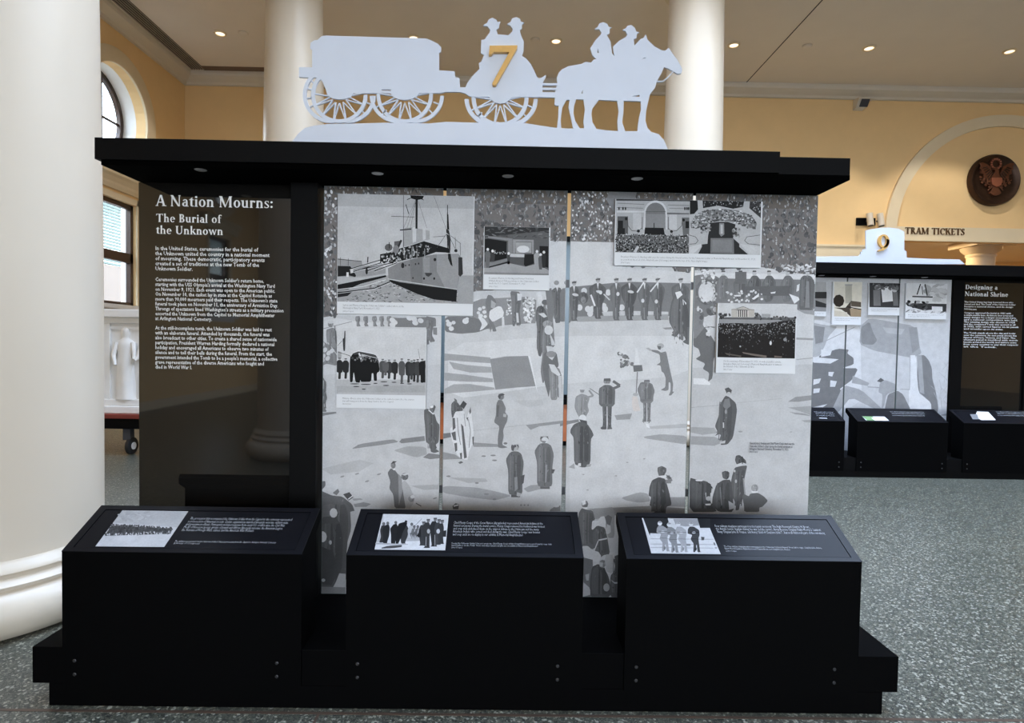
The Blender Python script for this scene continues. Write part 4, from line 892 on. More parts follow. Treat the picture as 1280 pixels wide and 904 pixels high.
# --- lower left pane
c(396, 480, 5.652)
PM.poly([(245, 460), (300, 425), (480, 398), (545, 392), (580, 410), (470, 430), (300, 452)], 128); PM.poly([(582, 410), (600, 388), (760, 368), (765, 402), (600, 420)], 120)
PM.poly([(540, 470), (640, 440), (770, 445), (780, 500), (700, 520), (600, 490)], 146); PM.poly([(750, 520), (790, 490), (870, 500), (870, 525), (800, 532)], 118)
PM.poly([(30, 600), (300, 535), (400, 560), (300, 620), (100, 640)], 156); PM.poly([(660, 720), (860, 710), (860, 745), (760, 750)], 150)
PM.poly([(800, 165), (825, 145), (842, 160), (830, 195), (812, 205), (795, 195)], 104); PM.poly([(800, 160), (825, 148), (822, 168), (805, 172)], 190)
PM.poly([(758, 182), (785, 175), (830, 215), (850, 270), (868, 290), (862, 410), (840, 430), (835, 455), (868, 478), (830, 488), (805, 480), (800, 430), (770, 410), (765, 300), (758, 240)], 96); PM.line([(790, 185), (825, 215)], 7, 185)
PM.poly([(500, 630), (520, 598), (545, 600), (590, 660), (605, 740), (635, 880), (550, 880), (540, 780), (512, 740), (520, 690)], 104); PM.blob(540, 575, 18, 24, 110); PM.poly([(522, 565), (540, 545), (568, 548), (545, 560)], 80); PM.poly([(532, 600), (555, 600), (548, 612)], 185); PM.poly([(575, 635), (600, 660), (605, 760), (580, 860)], 128)
PM.poly([(600, 700), (620, 680), (655, 720), (680, 780), (690, 830), (660, 880), (628, 880), (612, 780)], 150); PM.blob(622, 655, 26, 26, 104); PM.poly([(600, 640), (640, 628), (650, 638), (620, 648)], 170); PM.blob(668, 812, 22, 24, 122); PM.blob(676, 798, 16, 12, 178); PM.line([(700, 842), (738, 864)], 6, 90)
PM.poly([(18, 690), (60, 685), (62, 720), (30, 755), (110, 790), (180, 795), (250, 850), (270, 904), (18, 904)], 100); PM.poly([(112, 770), (150, 740), (160, 762), (140, 788)], 112); PM.poly([(186, 780), (230, 765), (260, 800), (225, 825)], 84); PM.line([(222, 815), (255, 790)], 7, 185)
PM.poly([(260, 850), (330, 835), (385, 848), (350, 868), (270, 870)], 132); PM.poly([(250, 810), (310, 808), (325, 818), (262, 826)], 138)
for x, y in ((180, 655), (285, 635), (440, 638), (355, 688), (835, 808)): PM.blob(x, y, 16, 6, 132, -.3)
c(395, 590, 5.65)
PM.poly([(15, 180), (150, 165), (240, 250), (250, 400), (215, 520), (208, 860), (15, 860)], 103)
PM.poly([(40, 320), (130, 310), (200, 400), (225, 470), (205, 700), (160, 740), (110, 830), (15, 820), (15, 500)], 92); PM.poly([(20, 520), (120, 560), (160, 700), (110, 800), (20, 790)], 82)
PM.blob(124, 290, 28, 35, 186); PM.blob(46, 458, 31, 40, 188); PM.blob(102, 498, 10, 16, 170); PM.blob(52, 765, 14, 12, 160); PM.blob(18, 714, 10, 11, 170)
PM.poly([(140, 780), (165, 716), (210, 720), (208, 830), (110, 835)], 158); PM.poly([(20, 810), (208, 815), (208, 860), (15, 860)], 120)
# --- right-hand pane
c(860, 330, 6.024)
PM.poly([(40, 90), (100, 80), (200, 85), (240, 110), (960, 120), (960, 350), (820, 350), (810, 300), (230, 300), (225, 480), (40, 480)], 112)
PM.blob(140, 210, 82, 100, 100, n=20); PM.blob(142, 215, 64, 84, 176, n=20); PM.crowd([(60, 120), (220, 120), (220, 330), (60, 330)], 55, (7, 14), (7, 14), [110, 98, 165, 150], 21)
PM.blob(142, 215, 48, 62, 178, n=16)
PM.crowd([(95, 45), (200, 50), (200, 110), (95, 110)], 40, (8, 14), (8, 14), [176, 190, 130], 22)
for x, g in ((265, 110), (395, 100), (500, 92), (610, 96), (750, 104), (900, 90)):
    PM.blob(x, 70 if x > 300 else 95, 17, 20, 158); PM.poly([(x-16, 62), (x+16, 60), (x+12, 50), (x-12, 50)], 84)
    PM.poly([(x-55, 150), (x-18, 88), (x+20, 88), (x+52, 130), (x+48, 210), (x+20, 280), (x-30, 290), (x-45, 230)], g)
PM.poly([(355, 60), (440, 60), (440, 150), (355, 150)], 100)
PM.poly([(425, 170), (760, 165), (770, 240), (600, 240), (430, 230)], 92)
PM.crowd([(290, 195), (560, 190), (560, 280), (290, 290)], 40, (6, 13), (6, 12), [180, 170, 105], 23)
for q in ([(480, 262), (530, 225), (535, 245), (495, 270)], [(620, 215), (660, 208), (655, 222), (625, 224)], [(345, 235), (400, 232), (395, 245), (350, 245)], [(760, 225), (830, 250), (840, 270), (800, 300), (780, 260)], [(820, 160), (840, 150), (835, 200), (815, 210)]): PM.poly(q, 184)
PM.poly([(845, 110), (870, 85), (935, 95), (950, 180), (940, 350), (835, 350), (840, 200)], 96); PM.poly([(890, 130), (910, 130), (915, 330), (880, 330)], 118)
PM.crowd([(700, 5), (955, 5), (955, 50), (700, 60)], 40, (8, 16), (5, 10), [168, 176, 140], 24)
PM.poly([(820, 345), (950, 350), (950, 385), (880, 375)], 136)
PM.poly([(815, 555), (945, 560), (945, 575), (815, 570)], 136); PM.line([(815, 720), (940, 708)], 6, 142)
# column of soldiers below the wreath
PM.poly([(60, 480), (120, 470), (160, 520), (210, 600), (215, 680), (190, 720), (185, 860), (150, 890), (160, 820), (110, 790), (130, 750), (55, 715), (95, 690), (80, 640), (40, 620), (40, 540)], 100)
PM.poly([(40, 330), (120, 350), (130, 470), (60, 560), (40, 560)], 118)
PM.crowd([(70, 330), (220, 340), (220, 600), (150, 560), (90, 440)], 34, (10, 22), (10, 22), [176, 105, 168, 96], 25)
PM.poly([(120, 400), (220, 380), (222, 475), (150, 470), (115, 440)], 172); PM.poly([(40, 860), (120, 862), (168, 895), (165, 912), (40, 905)], 186)
# --- figures of the right pane, lower
c(855, 470, 5.315)
PM.poly([(690, 172), (740, 140), (850, 128), (850, 160), (760, 172)], 130); PM.poly([(690, 210), (850, 200), (850, 265), (770, 235)], 142); PM.poly([(700, 240), (800, 250), (850, 268), (740, 255)], 134); PM.poly([(780, 295), (850, 290), (850, 310), (800, 308)], 142)
PM.line([(50, 210), (235, 195)], 2.5, 135); PM.line([(350, 180), (650, 150)], 2.5, 148)
PM.poly([(45, 340), (200, 345), (225, 380), (120, 392), (45, 375)], 142); PM.poly([(45, 400), (200, 405), (275, 435), (200, 465), (45, 455)], 138)
PM.poly([(270, 85), (295, 76), (318, 95), (312, 120), (285, 120)], 84); PM.blob(298, 118, 14, 12, 160)
PM.poly([(238, 190), (275, 130), (300, 140), (345, 180), (352, 230), (340, 320), (325, 410), (290, 455), (240, 460), (262, 410), (235, 385), (205, 400), (225, 375), (205, 335), (225, 280), (240, 230)], 88)
PM.poly([(270, 155), (300, 150), (310, 200), (280, 225), (258, 200)], 112); PM.poly([(258, 310), (266, 310), (266, 345), (258, 345)], 165); PM.blob(278, 238, 8, 16, 130); PM.poly([(235, 440), (275, 428), (272, 448), (240, 450)], 160)
PM.poly([(338, 560), (345, 530), (370, 525), (410, 560), (415, 585), (385, 572), (380, 590), (350, 590)], 84); PM.poly([(345, 590), (385, 575), (382, 598), (350, 602)], 170)
PM.poly([(315, 680), (335, 610), (380, 598), (420, 595), (410, 640), (400, 690), (408, 790), (390, 810), (372, 850), (365, 890), (342, 895), (345, 850), (318, 800), (310, 740)], 90); PM.line([(395, 680), (405, 790)], 9, 130); PM.blob(336, 632, 6, 9, 165); PM.blob(345, 700, 7, 12, 150)
PM.poly([(250, 640), (275, 630), (302, 640), (300, 672), (285, 690), (258, 680)], 86)
PM.poly([(190, 800), (215, 720), (262, 690), (310, 690), (325, 790), (330, 904), (230, 904), (185, 860)], 84); PM.line([(240, 740), (250, 860)], 8, 108); PM.poly([(295, 830), (330, 850), (332, 880), (300, 890)], 158)
PM.poly([(36, 675), (90, 690), (150, 700), (175, 740), (160, 775), (140, 775), (150, 850), (200, 870), (220, 904), (36, 904)], 86); PM.blob(102, 675, 22, 20, 160); PM.poly([(75, 690), (128, 690), (120, 700), (80, 698)], 180); PM.blob(163, 815, 18, 16, 150); PM.poly([(140, 850), (180, 848), (175, 860), (145, 860)], 180)
PM.blob(470, 745, 24, 26, 130); PM.poly([(448, 765), (490, 768), (488, 778), (450, 776)], 182)
PM.poly([(385, 800), (400, 785), (430, 800), (440, 782), (490, 776), (530, 800), (558, 830), (520, 870), (500, 875), (500, 904), (400, 904), (398, 860)], 96)
PM.blob(375, 370, 14, 6, 138); PM.blob(710, 372, 8, 4, 142)
# panes: four, with open gaps between
edges = [(-.957, -.3395), (-.3225, .3085), (.3275, .965), (.983, 1.6225)]
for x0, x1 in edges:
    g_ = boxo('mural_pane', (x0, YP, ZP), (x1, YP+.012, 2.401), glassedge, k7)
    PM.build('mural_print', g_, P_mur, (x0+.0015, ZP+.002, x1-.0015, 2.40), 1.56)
text_lines('mural_caption', PM, [("General John J. Pershing and Chief Plenty Coups stand near the", 936, 555.2, 992, 556, 3), ("Unknown Soldier's crypt during the burial ceremony at", 936, 558.8, 989.5, 559.6, 3), ("Arlington National Cemetery, November 11, 1921.", 936, 562.2, 985, 563, 3), ("(Library of Congress)", 936, 565.4, 946, 565.6, 2.4)], g_, inkm, lift=.009)
for x in (-.331, .318, .974):
    for z in (.8, 1.9): boxo('pane_clip', (x-.009, YP+.014, z), (x+.009, YP+.03, z+.04), steel, k7)

# ---- framed photographs standing off the mural
YPH = YP-.026
def photo(label, x0, y0, x1, y1, ycap, paint, caps, xr_shift=0):
    a = onY(x0, y0, YPH); b = onY(x1, y1, YPH)
    t = thing('photo_panel', ((a.x+b.x)/2, YP, b.z), label, 'photograph', 'captioned photographs mounted on the crowd mural')
    bd = boxo('board', (a.x, YPH, b.z), (b.x, YP-.004, a.z), board, t)
    zc = onY((x0+x1)/2, ycap, YPH).z
    P = Print((0, YPH, 0), (1, 0, 0), (0, 0, 1)); paint(P)
    P.build('photo_print', bd, P_pho, (a.x+.0005, zc, b.x-.0005, a.z-.0005), 1.3)
    for q in (0,): boxo('standoff', ((a.x+b.x)/2-.02, YP-.004, (a.z+b.z)/2-.02), ((a.x+b.x)/2+.02, YP+.0, (a.z+b.z)/2+.02), steel, t)
    text_lines('caption', P, caps, bd, inkm, bold=False, lift=.0007)
    return t
def ship(P):
    c = P.crop; c(415, 240, 5.65)
    P.poly([(38, 10), (1002, 24), (990, 800), (38, 790)], 176); P.poly([(38, 10), (1002, 24), (1002, 120), (38, 100)], 162)
    P.poly([(38, 590), (400, 590), (1000, 590), (1000, 800), (38, 790)], 150)
    P.crowd([(320, 620), (890, 700), (880, 778), (60, 776), (200, 710)], 260, (4, 14), (2, 4), [170, 185, 60, 90, 130, 110], 31)
    P.poly([(40, 468), (210, 490), (215, 520), (380, 530), (380, 590), (40, 600)], 140); P.line([(40, 475), (210, 490)], 4, 60); P.line([(60, 462), (60, 520)], 3, 70); P.line([(115, 470), (115, 520)], 3, 70)
    P.poly([(40, 522), (130, 525), (170, 590), (165, 602), (120, 590), (40, 598)], 34); P.poly([(102, 568), (118, 568), (118, 600), (102, 600)], 200)
    P.poly([(40, 598), (200, 605), (380, 575), (380, 590), (40, 655)], 165)
    P.poly([(40, 655), (380, 588), (385, 600), (200, 650), (110, 690), (40, 695)], 26); P.poly([(40, 705), (150, 700), (110, 735), (40, 745)], 40)
    P.line([(40, 690), (220, 668), (380, 620)], 5, 190); P.line([(40, 712), (300, 680), (420, 630), (600, 540), (690, 450)], 7, 40); P.line([(40, 718), (300, 686), (430, 634), (640, 520)], 3, 190)
    for a, b in (((125, 545), (345, 480)), ((130, 570), (350, 500)), ((245, 560), (470, 480)), ((215, 545), (430, 500)), ((300, 560), (460, 500))): P.line([a, b], 6, 40); P.line([(a[0], a[1]+5), (b[0], b[1]+5)], 3, 195)
    P.poly([(250, 460), (258, 458), (256, 500), (248, 500)], 60); P.blob(245, 560, 9, 24, 40); P.poly([(130, 550), (150, 545), (150, 570), (130, 570)], 190)
    # hull
    P.poly([(395, 540), (470, 500), (640, 455), (740, 440), (890, 436), (922, 470), (900, 600), (884, 690), (700, 668), (480, 640), (400, 618)], 124)
    P.poly([(740, 440), (890, 436), (905, 470), (895, 600), (884, 690), (800, 680), (740, 560)], 142); P.poly([(550, 480), (640, 455), (640, 660), (560, 650)], 112); P.poly([(640, 465), (690, 462), (690, 570), (650, 570)], 138)
    P.poly([(395, 615), (480, 638), (700, 668), (884, 690), (878, 776), (720, 760), (600, 720), (420, 640)], 22)
    P.poly([(395, 612), (884, 686), (884, 691), (395, 618)], 180)
    P.poly([(655, 572), (705, 572), (705, 582), (682, 600), (665, 592)], 66); P.poly([(893, 462), (920, 462), (925, 580), (905, 600), (893, 585)], 50)
    P.blob(727, 478, 10, 12, 34); P.blob(650, 612, 7, 9, 34); P.blob(722, 612, 7, 9, 34); P.blob(572, 608, 5, 7, 40); P.blob(500, 520, 12, 20, 45)
    for x in (520, 545, 590, 612): P.blob(x, 520-(x-520)*.15, 5, 7, 50)
    # superstructure
    P.poly([(340, 440), (400, 430), (480, 400), (640, 345), (830, 400), (835, 430), (735, 425), (640, 458), (560, 470), (480, 490), (340, 505)], 30)
    P.crowd([(340, 440), (480, 410), (640, 360), (720, 400), (640, 455), (480, 485), (345, 500)], 90, (3, 8), (4, 12), [150, 170, 60, 110], 32)
    P.line([(500, 392), (570, 372), (650, 345)], 5, 180); P.poly([(735, 378), (830, 402), (832, 434), (738, 414)], 22)
    P.poly([(512, 255), (560, 250), (690, 275), (690, 335), (650, 345), (575, 370), (500, 390)], 150); P.poly([(568, 262), (596, 262), (594, 352), (570, 360)], 182); P.poly([(640, 262), (662, 262), (662, 335), (642, 340)], 176)
    P.blob(582, 260, 16, 12, 186); P.blob(650, 260, 13, 12, 180); P.line([(480, 270), (560, 262)], 8, 40); P.line([(505, 250), (505, 390)], 4, 50)
    P.blob(400, 392, 28, 26, 90); P.poly([(440, 350), (480, 345), (470, 430), (440, 430)], 90); P.line([(490, 340), (455, 420)], 14, 50); P.line([(405, 355), (405, 400)], 5, 40)
    P.blob(452, 405, 22, 30, 120); P.crowd([(350, 470), (440, 455), (440, 500), (350, 505)], 24, (3, 8), (5, 10), [180, 40], 33)
    # mast and rigging
    P.poly([(590, 55), (606, 55), (604, 260), (590, 260)], 34); P.poly([(552, 24), (650, 28), (640, 50), (600, 58), (560, 46)], 24); P.line([(530, 55), (560, 42)], 5, 30); P.line([(648, 58), (630, 48)], 5, 30)
    P.line([(505, 18), (505, 250)], 3, 60); P.line([(418, 172), (582, 178)], 3.5, 60); P.line([(522, 88), (542, 155)], 5, 40)
    for a, b in (((592, 65), (530, 255)), ((592, 65), (555, 255)), ((610, 65), (670, 255)), ((720, 30), (810, 270)), ((590, 60), (505, 255))): P.line([a, b], 2, 90)
    P.line([(816, 92), (816, 400)], 5, 40); P.poly([(812, 150), (822, 160), (828, 270), (812, 260)], 34); P.poly([(806, 260), (826, 272), (838, 330), (836, 420), (822, 400), (808, 300)], 50); P.line([(806, 290), (826, 305)], 4, 190)
    for a, b in (((806, 300), (740, 395)), ((820, 300), (870, 400)), ((715, 318), (800, 312)), ((870, 320), (875, 400)), ((905, 360), (908, 450)), ((840, 310), (908, 365))): P.line([a, b], 3, 70)
    P.poly([(818, 400), (838, 440), (852, 525), (838, 515), (820, 470)], 26); P.line([(740, 436), (890, 432)], 4, 190); P.blob(875, 415, 12, 12, 40)
    for x in (510, 565, 600, 655): P.line([(x, 400), (x, 470)], 3, 170)
photo('largest photograph, grey warship moored at a wharf, upper left of the mural', 422.3, 242.2, 591, 395, 378.5, ship,
      [("Sailors and Marines bring the Unknown Soldier's casket ashore at the", 428.5, 382.5, 505, 384.2, 2.6), ("Washington Navy Yard, November 9, 1921.", 428.5, 386, 475, 387, 2.6), ("(Library of Congress)", 428.5, 389.8, 442, 390, 2.2)])
def crowdman(P, x, y0, y1, w_, g):
    H = y1-y0; P.blob(x, y0+.05*H, .16*w_, .05*H, 150); P.poly([(x-.2*w_, y0+.035*H), (x-.15*w_, y0), (x+.15*w_, y0), (x+.2*w_, y0+.035*H)], 40)
    P.poly([(x-.5*w_, y0+.2*H), (x-.2*w_, y0+.1*H), (x+.2*w_, y0+.1*H), (x+.5*w_, y0+.22*H), (x+.42*w_, y0+.68*H), (x+.2*w_, y0+.7*H), (x+.16*w_, y1), (x-.2*w_, y1), (x-.15*w_, y0+.7*H), (x-.42*w_, y0+.66*H)], g)
def salute(P):
    P.smooth = 1
    c = P.crop; c(395, 395, 7.533)
    P.poly([(195, 105), (1035, 110), (1035, 900), (190, 900)], 188); P.poly([(195, 600), (1030, 600), (1030, 780), (195, 780)], 165); P.poly([(195, 660), (1030, 655), (1030, 720), (195, 720)], 156)
    P.poly([(205, 332), (240, 340), (240, 400), (205, 400)], 150); P.line([(205, 340), (320, 375), (330, 400)], 5, 70); P.line([(205, 280), (245, 235)], 4, 90)
    P.poly([(268, 140), (278, 140), (275, 330), (258, 330), (250, 215), (264, 210)], 60)
    rnd = random.Random(5)
    for x, y0, y1, g in ((222, 395, 595, 44), (280, 400, 592, 46), (628, 405, 588, 78), (688, 412, 592, 60), (742, 412, 600, 46), (808, 402, 630, 84), (872, 408, 630, 52), (925, 412, 620, 44), (958, 408, 628, 66), (1000, 404, 630, 30), (655, 420, 560, 90), (900, 420, 600, 60)):
        crowdman(P, x, y0, y1, 66, g)
    P.poly([(980, 430), (1030, 420), (1030, 628), (985, 625)], 30)
    P.poly([(318, 400), (350, 350), (400, 345), (420, 380), (560, 385), (590, 420), (600, 520), (572, 540), (575, 612), (545, 612), (540, 540), (525, 540), (520, 620), (425, 622), (418, 600), (412, 630), (372, 625), (355, 520), (345, 625), (318, 622)], 24)
    P.poly([(352, 350), (400, 332), (560, 365), (588, 410), (560, 400), (410, 362), (350, 365)], 70); P.line([(350, 348), (400, 330), (540, 356)], 6, 210); P.line([(405, 350), (428, 415)], 14, 195); P.line([(430, 362), (580, 400)], 5, 190)
    P.crowd([(330, 370), (400, 365), (590, 410), (590, 440), (330, 420)], 30, (8, 14), (8, 14), [60, 90, 120, 34], 41)
    for x, y, L_ in ((365, 640, 90), (470, 645, 100), (380, 665, 60), (450, 690, 40), (560, 635, 40), (640, 620, 70), (735, 625, 50), (810, 635, 40), (660, 655, 60), (880, 640, 50)): P.blob(x, y, L_/2, 5, 60)
    P.line([(962, 310), (978, 405)], 3, 90)
photo('photograph of saluting officers beside a raised casket, lower left of the mural', 421.3, 409.8, 532, 511.5, 493.5, salute,
      [("Military officers salute the Unknown Soldier as the casket is carried to the caisson", 428, 499, 517.5, 500.6, 2.4), ("that will transport it from the Navy Yard to the U.S. Capitol.", 428, 502.3, 492, 503.4, 2.4), ("(National Archives)", 428, 505.6, 439, 505.8, 2)])
def rotunda(P):
    c = P.crop; c(600, 278, 9.83)
    P.poly([(55, 45), (850, 55), (845, 650), (50, 640)], 92); P.poly([(60, 50), (850, 62), (850, 100), (60, 180)], 52)
    P.crowd([(60, 60), (845, 70), (845, 200), (400, 190), (60, 170)], 60, (14, 40), (5, 9), [80, 60, 110, 72, 96], 51)
    P.poly([(60, 205), (100, 200), (330, 235), (325, 430), (160, 480), (60, 480)], 26); P.poly([(100, 170), (400, 200), (395, 240), (345, 225), (100, 190)], 130)
    P.poly([(345, 225), (400, 220), (400, 380), (345, 390)], 128); P.poly([(405, 210), (660, 215), (660, 390), (640, 390), (635, 240), (440, 238), (435, 380), (405, 380)], 140); P.poly([(440, 245), (632, 248), (632, 375), (440, 380)], 150); P.blob(530, 330, 80, 45, 196)
    P.poly([(730, 290), (840, 295), (838, 560), (780, 540), (735, 400)], 24); P.poly([(60, 490), (160, 490), (350, 440), (350, 470), (110, 550), (60, 560)], 120); P.poly([(105, 545), (350, 482), (350, 495), (110, 565)], 26)
    P.poly([(50, 560), (110, 560), (350, 500), (560, 545), (700, 510), (845, 590), (845, 645), (50, 640)], 150); P.poly([(50, 610), (845, 630), (845, 645), (50, 642)], 128)
    P.poly([(375, 385), (545, 390), (545, 430), (365, 425)], 180); P.poly([(365, 425), (545, 432), (540, 520), (350, 500)], 84); P.poly([(545, 395), (670, 390), (680, 500), (560, 545), (540, 520)], 30)
    P.poly([(60, 350), (330, 380), (330, 440), (160, 480), (60, 480)], 20); P.crowd([(150, 340), (330, 370), (340, 385), (160, 390)], 18, (6, 10), (6, 10), [150, 90], 52)
    for x, y0, y1, g, w_ in ((95, 315, 560, 100, 70), (155, 335, 480, 60, 60), (700, 340, 590, 150, 80), (745, 380, 580, 90, 60), (785, 350, 560, 46, 60), (352, 365, 480, 70, 40)):
        P.blob(x, y0+18, 17, 19, 200); P.poly([(x-w_/2, y0+60), (x-14, y0+34), (x+14, y0+34), (x+w_/2, y0+70), (x+w_/2-8, y0+150), (x+16, y1), (x-18, y1), (x-w_/2+6, y0+150)], g)
photo('small dark photograph of a casket in a stone hall, upper centre of the mural', 605, 283, 686.5, 363.2, 343.7, rotunda,
      [("President Warren G. Harding and former President", 611, 348.8, 667, 349.6, 2.4), ("William Howard Taft pay tribute to the Unknown Soldier", 611, 352, 673.5, 353, 2.4), ("inside the U.S. Capitol, November 9, 1921.", 611, 355.2, 657, 356, 2.4), ("(Library of Congress)", 611, 358.8, 622, 359, 2)])
def amphi(P):
    c = P.crop; c(760, 240, 6.4)
    P.poly([(65, 55), (655, 60), (650, 500), (60, 490)], 160)
    P.poly([(65, 55), (655, 62), (655, 75), (65, 70)], 60); P.line([(75, 90), (290, 100)], 6, 120); P.line([(480, 105), (650, 108)], 6, 120); P.line([(70, 125), (280, 130)], 4, 90); P.line([(490, 130), (650, 135)], 4, 110); P.poly([(70, 150), (290, 150), (290, 165), (70, 165)], 186); P.poly([(470, 165), (650, 170), (650, 180), (470, 180)], 100)
    P.poly([(200, 170), (265, 170), (265, 300), (200, 300)], 176); P.poly([(490, 180), (550, 180), (550, 300), (490, 300)], 176)
    P.poly([(75, 195), (160, 195), (160, 340), (75, 340)], 90); P.poly([(80, 230), (120, 230), (120, 290), (80, 290)], 30); P.poly([(75, 290), (135, 290), (135, 340), (75, 340)], 34); P.poly([(590, 205), (650, 205), (650, 350), (600, 350)], 100); P.poly([(620, 235), (650, 235), (650, 290), (620, 290)], 26)
    P.poly([(283, 300)]+[(380+92*math.cos(R(a)), 165-97*math.sin(R(a))) for a in range(180, -1, -12)]+[(472, 300)], 186)
    P.poly([(298, 300)]+[(380+78*math.cos(R(a)), 168-82*math.sin(R(a))) for a in range(180, -1, -12)]+[(460, 300)], 112); P.line([(300, 158), (462, 158)], 4, 80); P.poly([(300, 175), (460, 178), (460, 300), (300, 300)], 128)
    P.poly([(295, 285), (445, 288), (455, 345), (290, 345)], 26); P.line([(368, 248), (368, 290)], 6, 24); P.line([(275, 200), (272, 300)], 4, 50); P.line([(482, 200), (482, 300)], 4, 50)
    P.line([(155, 200), (160, 270), (190, 310), (240, 315), (270, 290)], 4, 60); P.line([(595, 210), (590, 270), (550, 310), (510, 315), (480, 290)], 4, 60); P.blob(243, 313, 13, 13, 30); P.blob(508, 317, 12, 12, 30); P.blob(145, 215, 10, 14, 30); P.blob(605, 225, 10, 12, 30)
    for x in (88, 120, 140, 615, 632, 645): P.blob(x, 133, 6, 14, 34)
    P.poly([(62, 345), (650, 350), (650, 500), (60, 490)], 96); P.crowd([(62, 335), (650, 340), (648, 500), (60, 490)], 620, (3, 7), (4, 8), [26, 40, 60, 150, 175, 110, 34], 61); P.crowd([(62, 400), (650, 410), (648, 500), (60, 490)], 330, (3, 7), (4, 9), [22, 30, 40, 90, 130], 62)
    P.poly([(200, 480), (235, 430), (250, 440), (225, 485)], 180)
    # right image, the apse seen from above
    P.poly([(655, 62), (1225, 66), (1215, 505), (645, 500)], 168); P.poly([(655, 62), (715, 62), (720, 140), (690, 175), (655, 180)], 34); P.poly([(755, 62), (1090, 66), (1080, 120), (1000, 135), (880, 110), (760, 130)], 38); P.poly([(1135, 66), (1225, 68), (1222, 210), (1130, 130)], 60)
    P.crowd([(760, 66), (1085, 66), (1075, 118), (880, 105), (765, 125)], 60, (3, 6), (4, 7), [90, 120, 160, 30], 63); P.crowd([(1140, 70), (1222, 70), (1220, 190), (1140, 130)], 30, (4, 8), (4, 8), [130, 160, 30], 64)
    arc = [(660, 250), (700, 185), (780, 150), (900, 135), (1050, 150), (1150, 190), (1190, 250), (1180, 300), (1150, 290), (1120, 290), (1000, 240), (900, 230), (820, 250), (780, 280), (700, 290), (665, 290)]
    P.poly(arc, 110); P.crowd(arc, 330, (5, 13), (4, 9), [60, 150, 175, 95, 130, 80, 190], 65)
    P.poly([(820, 250), (880, 240), (960, 240), (1020, 260), (1000, 370), (1050, 415), (1050, 440), (1120, 500), (720, 496), (750, 440), (750, 420), (795, 415), (800, 350)], 46); P.crowd([(740, 280), (820, 270), (820, 330), (740, 335)], 24, (8, 12), (8, 12), [60, 110, 150], 66); P.crowd([(990, 260), (1050, 290), (1050, 360), (1000, 350)], 24, (8, 12), (8, 12), [60, 110, 150], 67)
    P.poly([(890, 250), (928, 250), (930, 340), (905, 358), (888, 335)], 128); P.poly([(900, 262), (918, 262), (918, 335), (900, 335)], 170); P.poly([(820, 370), (1005, 370), (1008, 495), (818, 490)], 112); P.poly([(835, 385), (990, 385), (992, 480), (833, 478)], 124)
    P.line([(650, 345), (700, 360), (720, 390), (700, 415), (650, 418)], 4, 60); P.line([(1215, 345), (1110, 360), (1092, 390), (1120, 415), (1215, 425)], 4, 60); P.poly([(650, 440), (745, 415), (745, 440), (680, 495), (648, 498)], 186); P.poly([(1055, 415), (1215, 440), (1213, 500), (1130, 498)], 180)
photo('wide double photograph of an amphitheater and flowers, top right of the mural', 769.5, 248.5, 951, 335, 317, amphi,
      [("President Warren G. Harding addresses the nation during the funeral service for the Unknown Soldier at Memorial Amphitheater on November 11, 1921,", 776, 322, 944.5, 325.2, 2.4), ("as seen from the roof of the Amphitheater (left image) and from the top of the Apse (right image).", 776, 325.6, 884.5, 327.7, 2.4), ("(Library of Congress)", 776, 329, 787, 329.3, 2)])
def hill(P):
    c = P.crop; c(890, 365, 8.218)
    P.poly([(72, 108), (872, 122), (850, 690), (55, 680)], 186); P.poly([(72, 265), (140, 260), (600, 265), (860, 262), (855, 330), (70, 330)], 92); P.poly([(75, 280), (470, 285), (720, 290), (700, 320), (400, 330), (75, 320)], 140)
    P.crowd([(72, 225), (200, 230), (195, 265), (72, 268)], 14, (8, 16), (12, 22), [60, 80], 71); P.crowd([(440, 220), (620, 250), (860, 262), (860, 285), (440, 275)], 34, (8, 16), (8, 20), [58, 80, 100], 72)
    P.poly([(198, 178), (250, 170), (318, 150), (380, 172), (435, 182), (435, 262), (200, 262)], (170, 165, 160)); P.poly([(255, 185), (370, 188), (370, 258), (255, 256)], 66)
    for i in range(6): P.poly([(258+i*21, 190), (267+i*21, 190), (267+i*21, 256), (258+i*21, 256)], (205, 200, 195))
    P.line([(198, 180), (435, 184)], 4, 90); P.line([(250, 172), (318, 150), (380, 174)], 4, 80); P.poly([(510, 225), (600, 228), (600, 262), (510, 262)], 150)
    P.poly([(64, 325), (250, 320), (500, 330), (680, 305), (858, 285), (850, 685), (55, 675)], (26, 22, 20))
    P.crowd([(64, 325), (500, 330), (858, 290), (855, 440), (64, 430)], 420, (3, 8), (4, 9), [(120, 110, 100), (60, 52, 46), (150, 140, 128), (34, 30, 28), (90, 80, 72)], 73) if False else None
    P.crowd([(64, 325), (500, 330), (858, 290), (855, 440), (64, 430)], 430, (3, 7), (4, 9), [120, 60, 140, 34, 90, 30], 73); P.crowd([(64, 430), (855, 430), (850, 520), (64, 500)], 150, (2, 6), (5, 11), [120, 60, 30, 22, 30], 74); P.crowd([(64, 500), (850, 500), (850, 670), (60, 670)], 50, (3, 6), (6, 10), [90, 60, 34, 26], 75)
    P.poly([(310, 618), (560, 655), (560, 675), (450, 660), (320, 632)], (105, 96, 90)); P.poly([(640, 655), (720, 662), (715, 676), (640, 672)], (100, 90, 84)); P.poly([(130, 625), (300, 655), (300, 668), (150, 645)], (80, 74, 68)); P.blob(602, 525, 12, 22, 190); P.blob(750, 490, 18, 18, 130); P.blob(290, 560, 9, 9, 160)
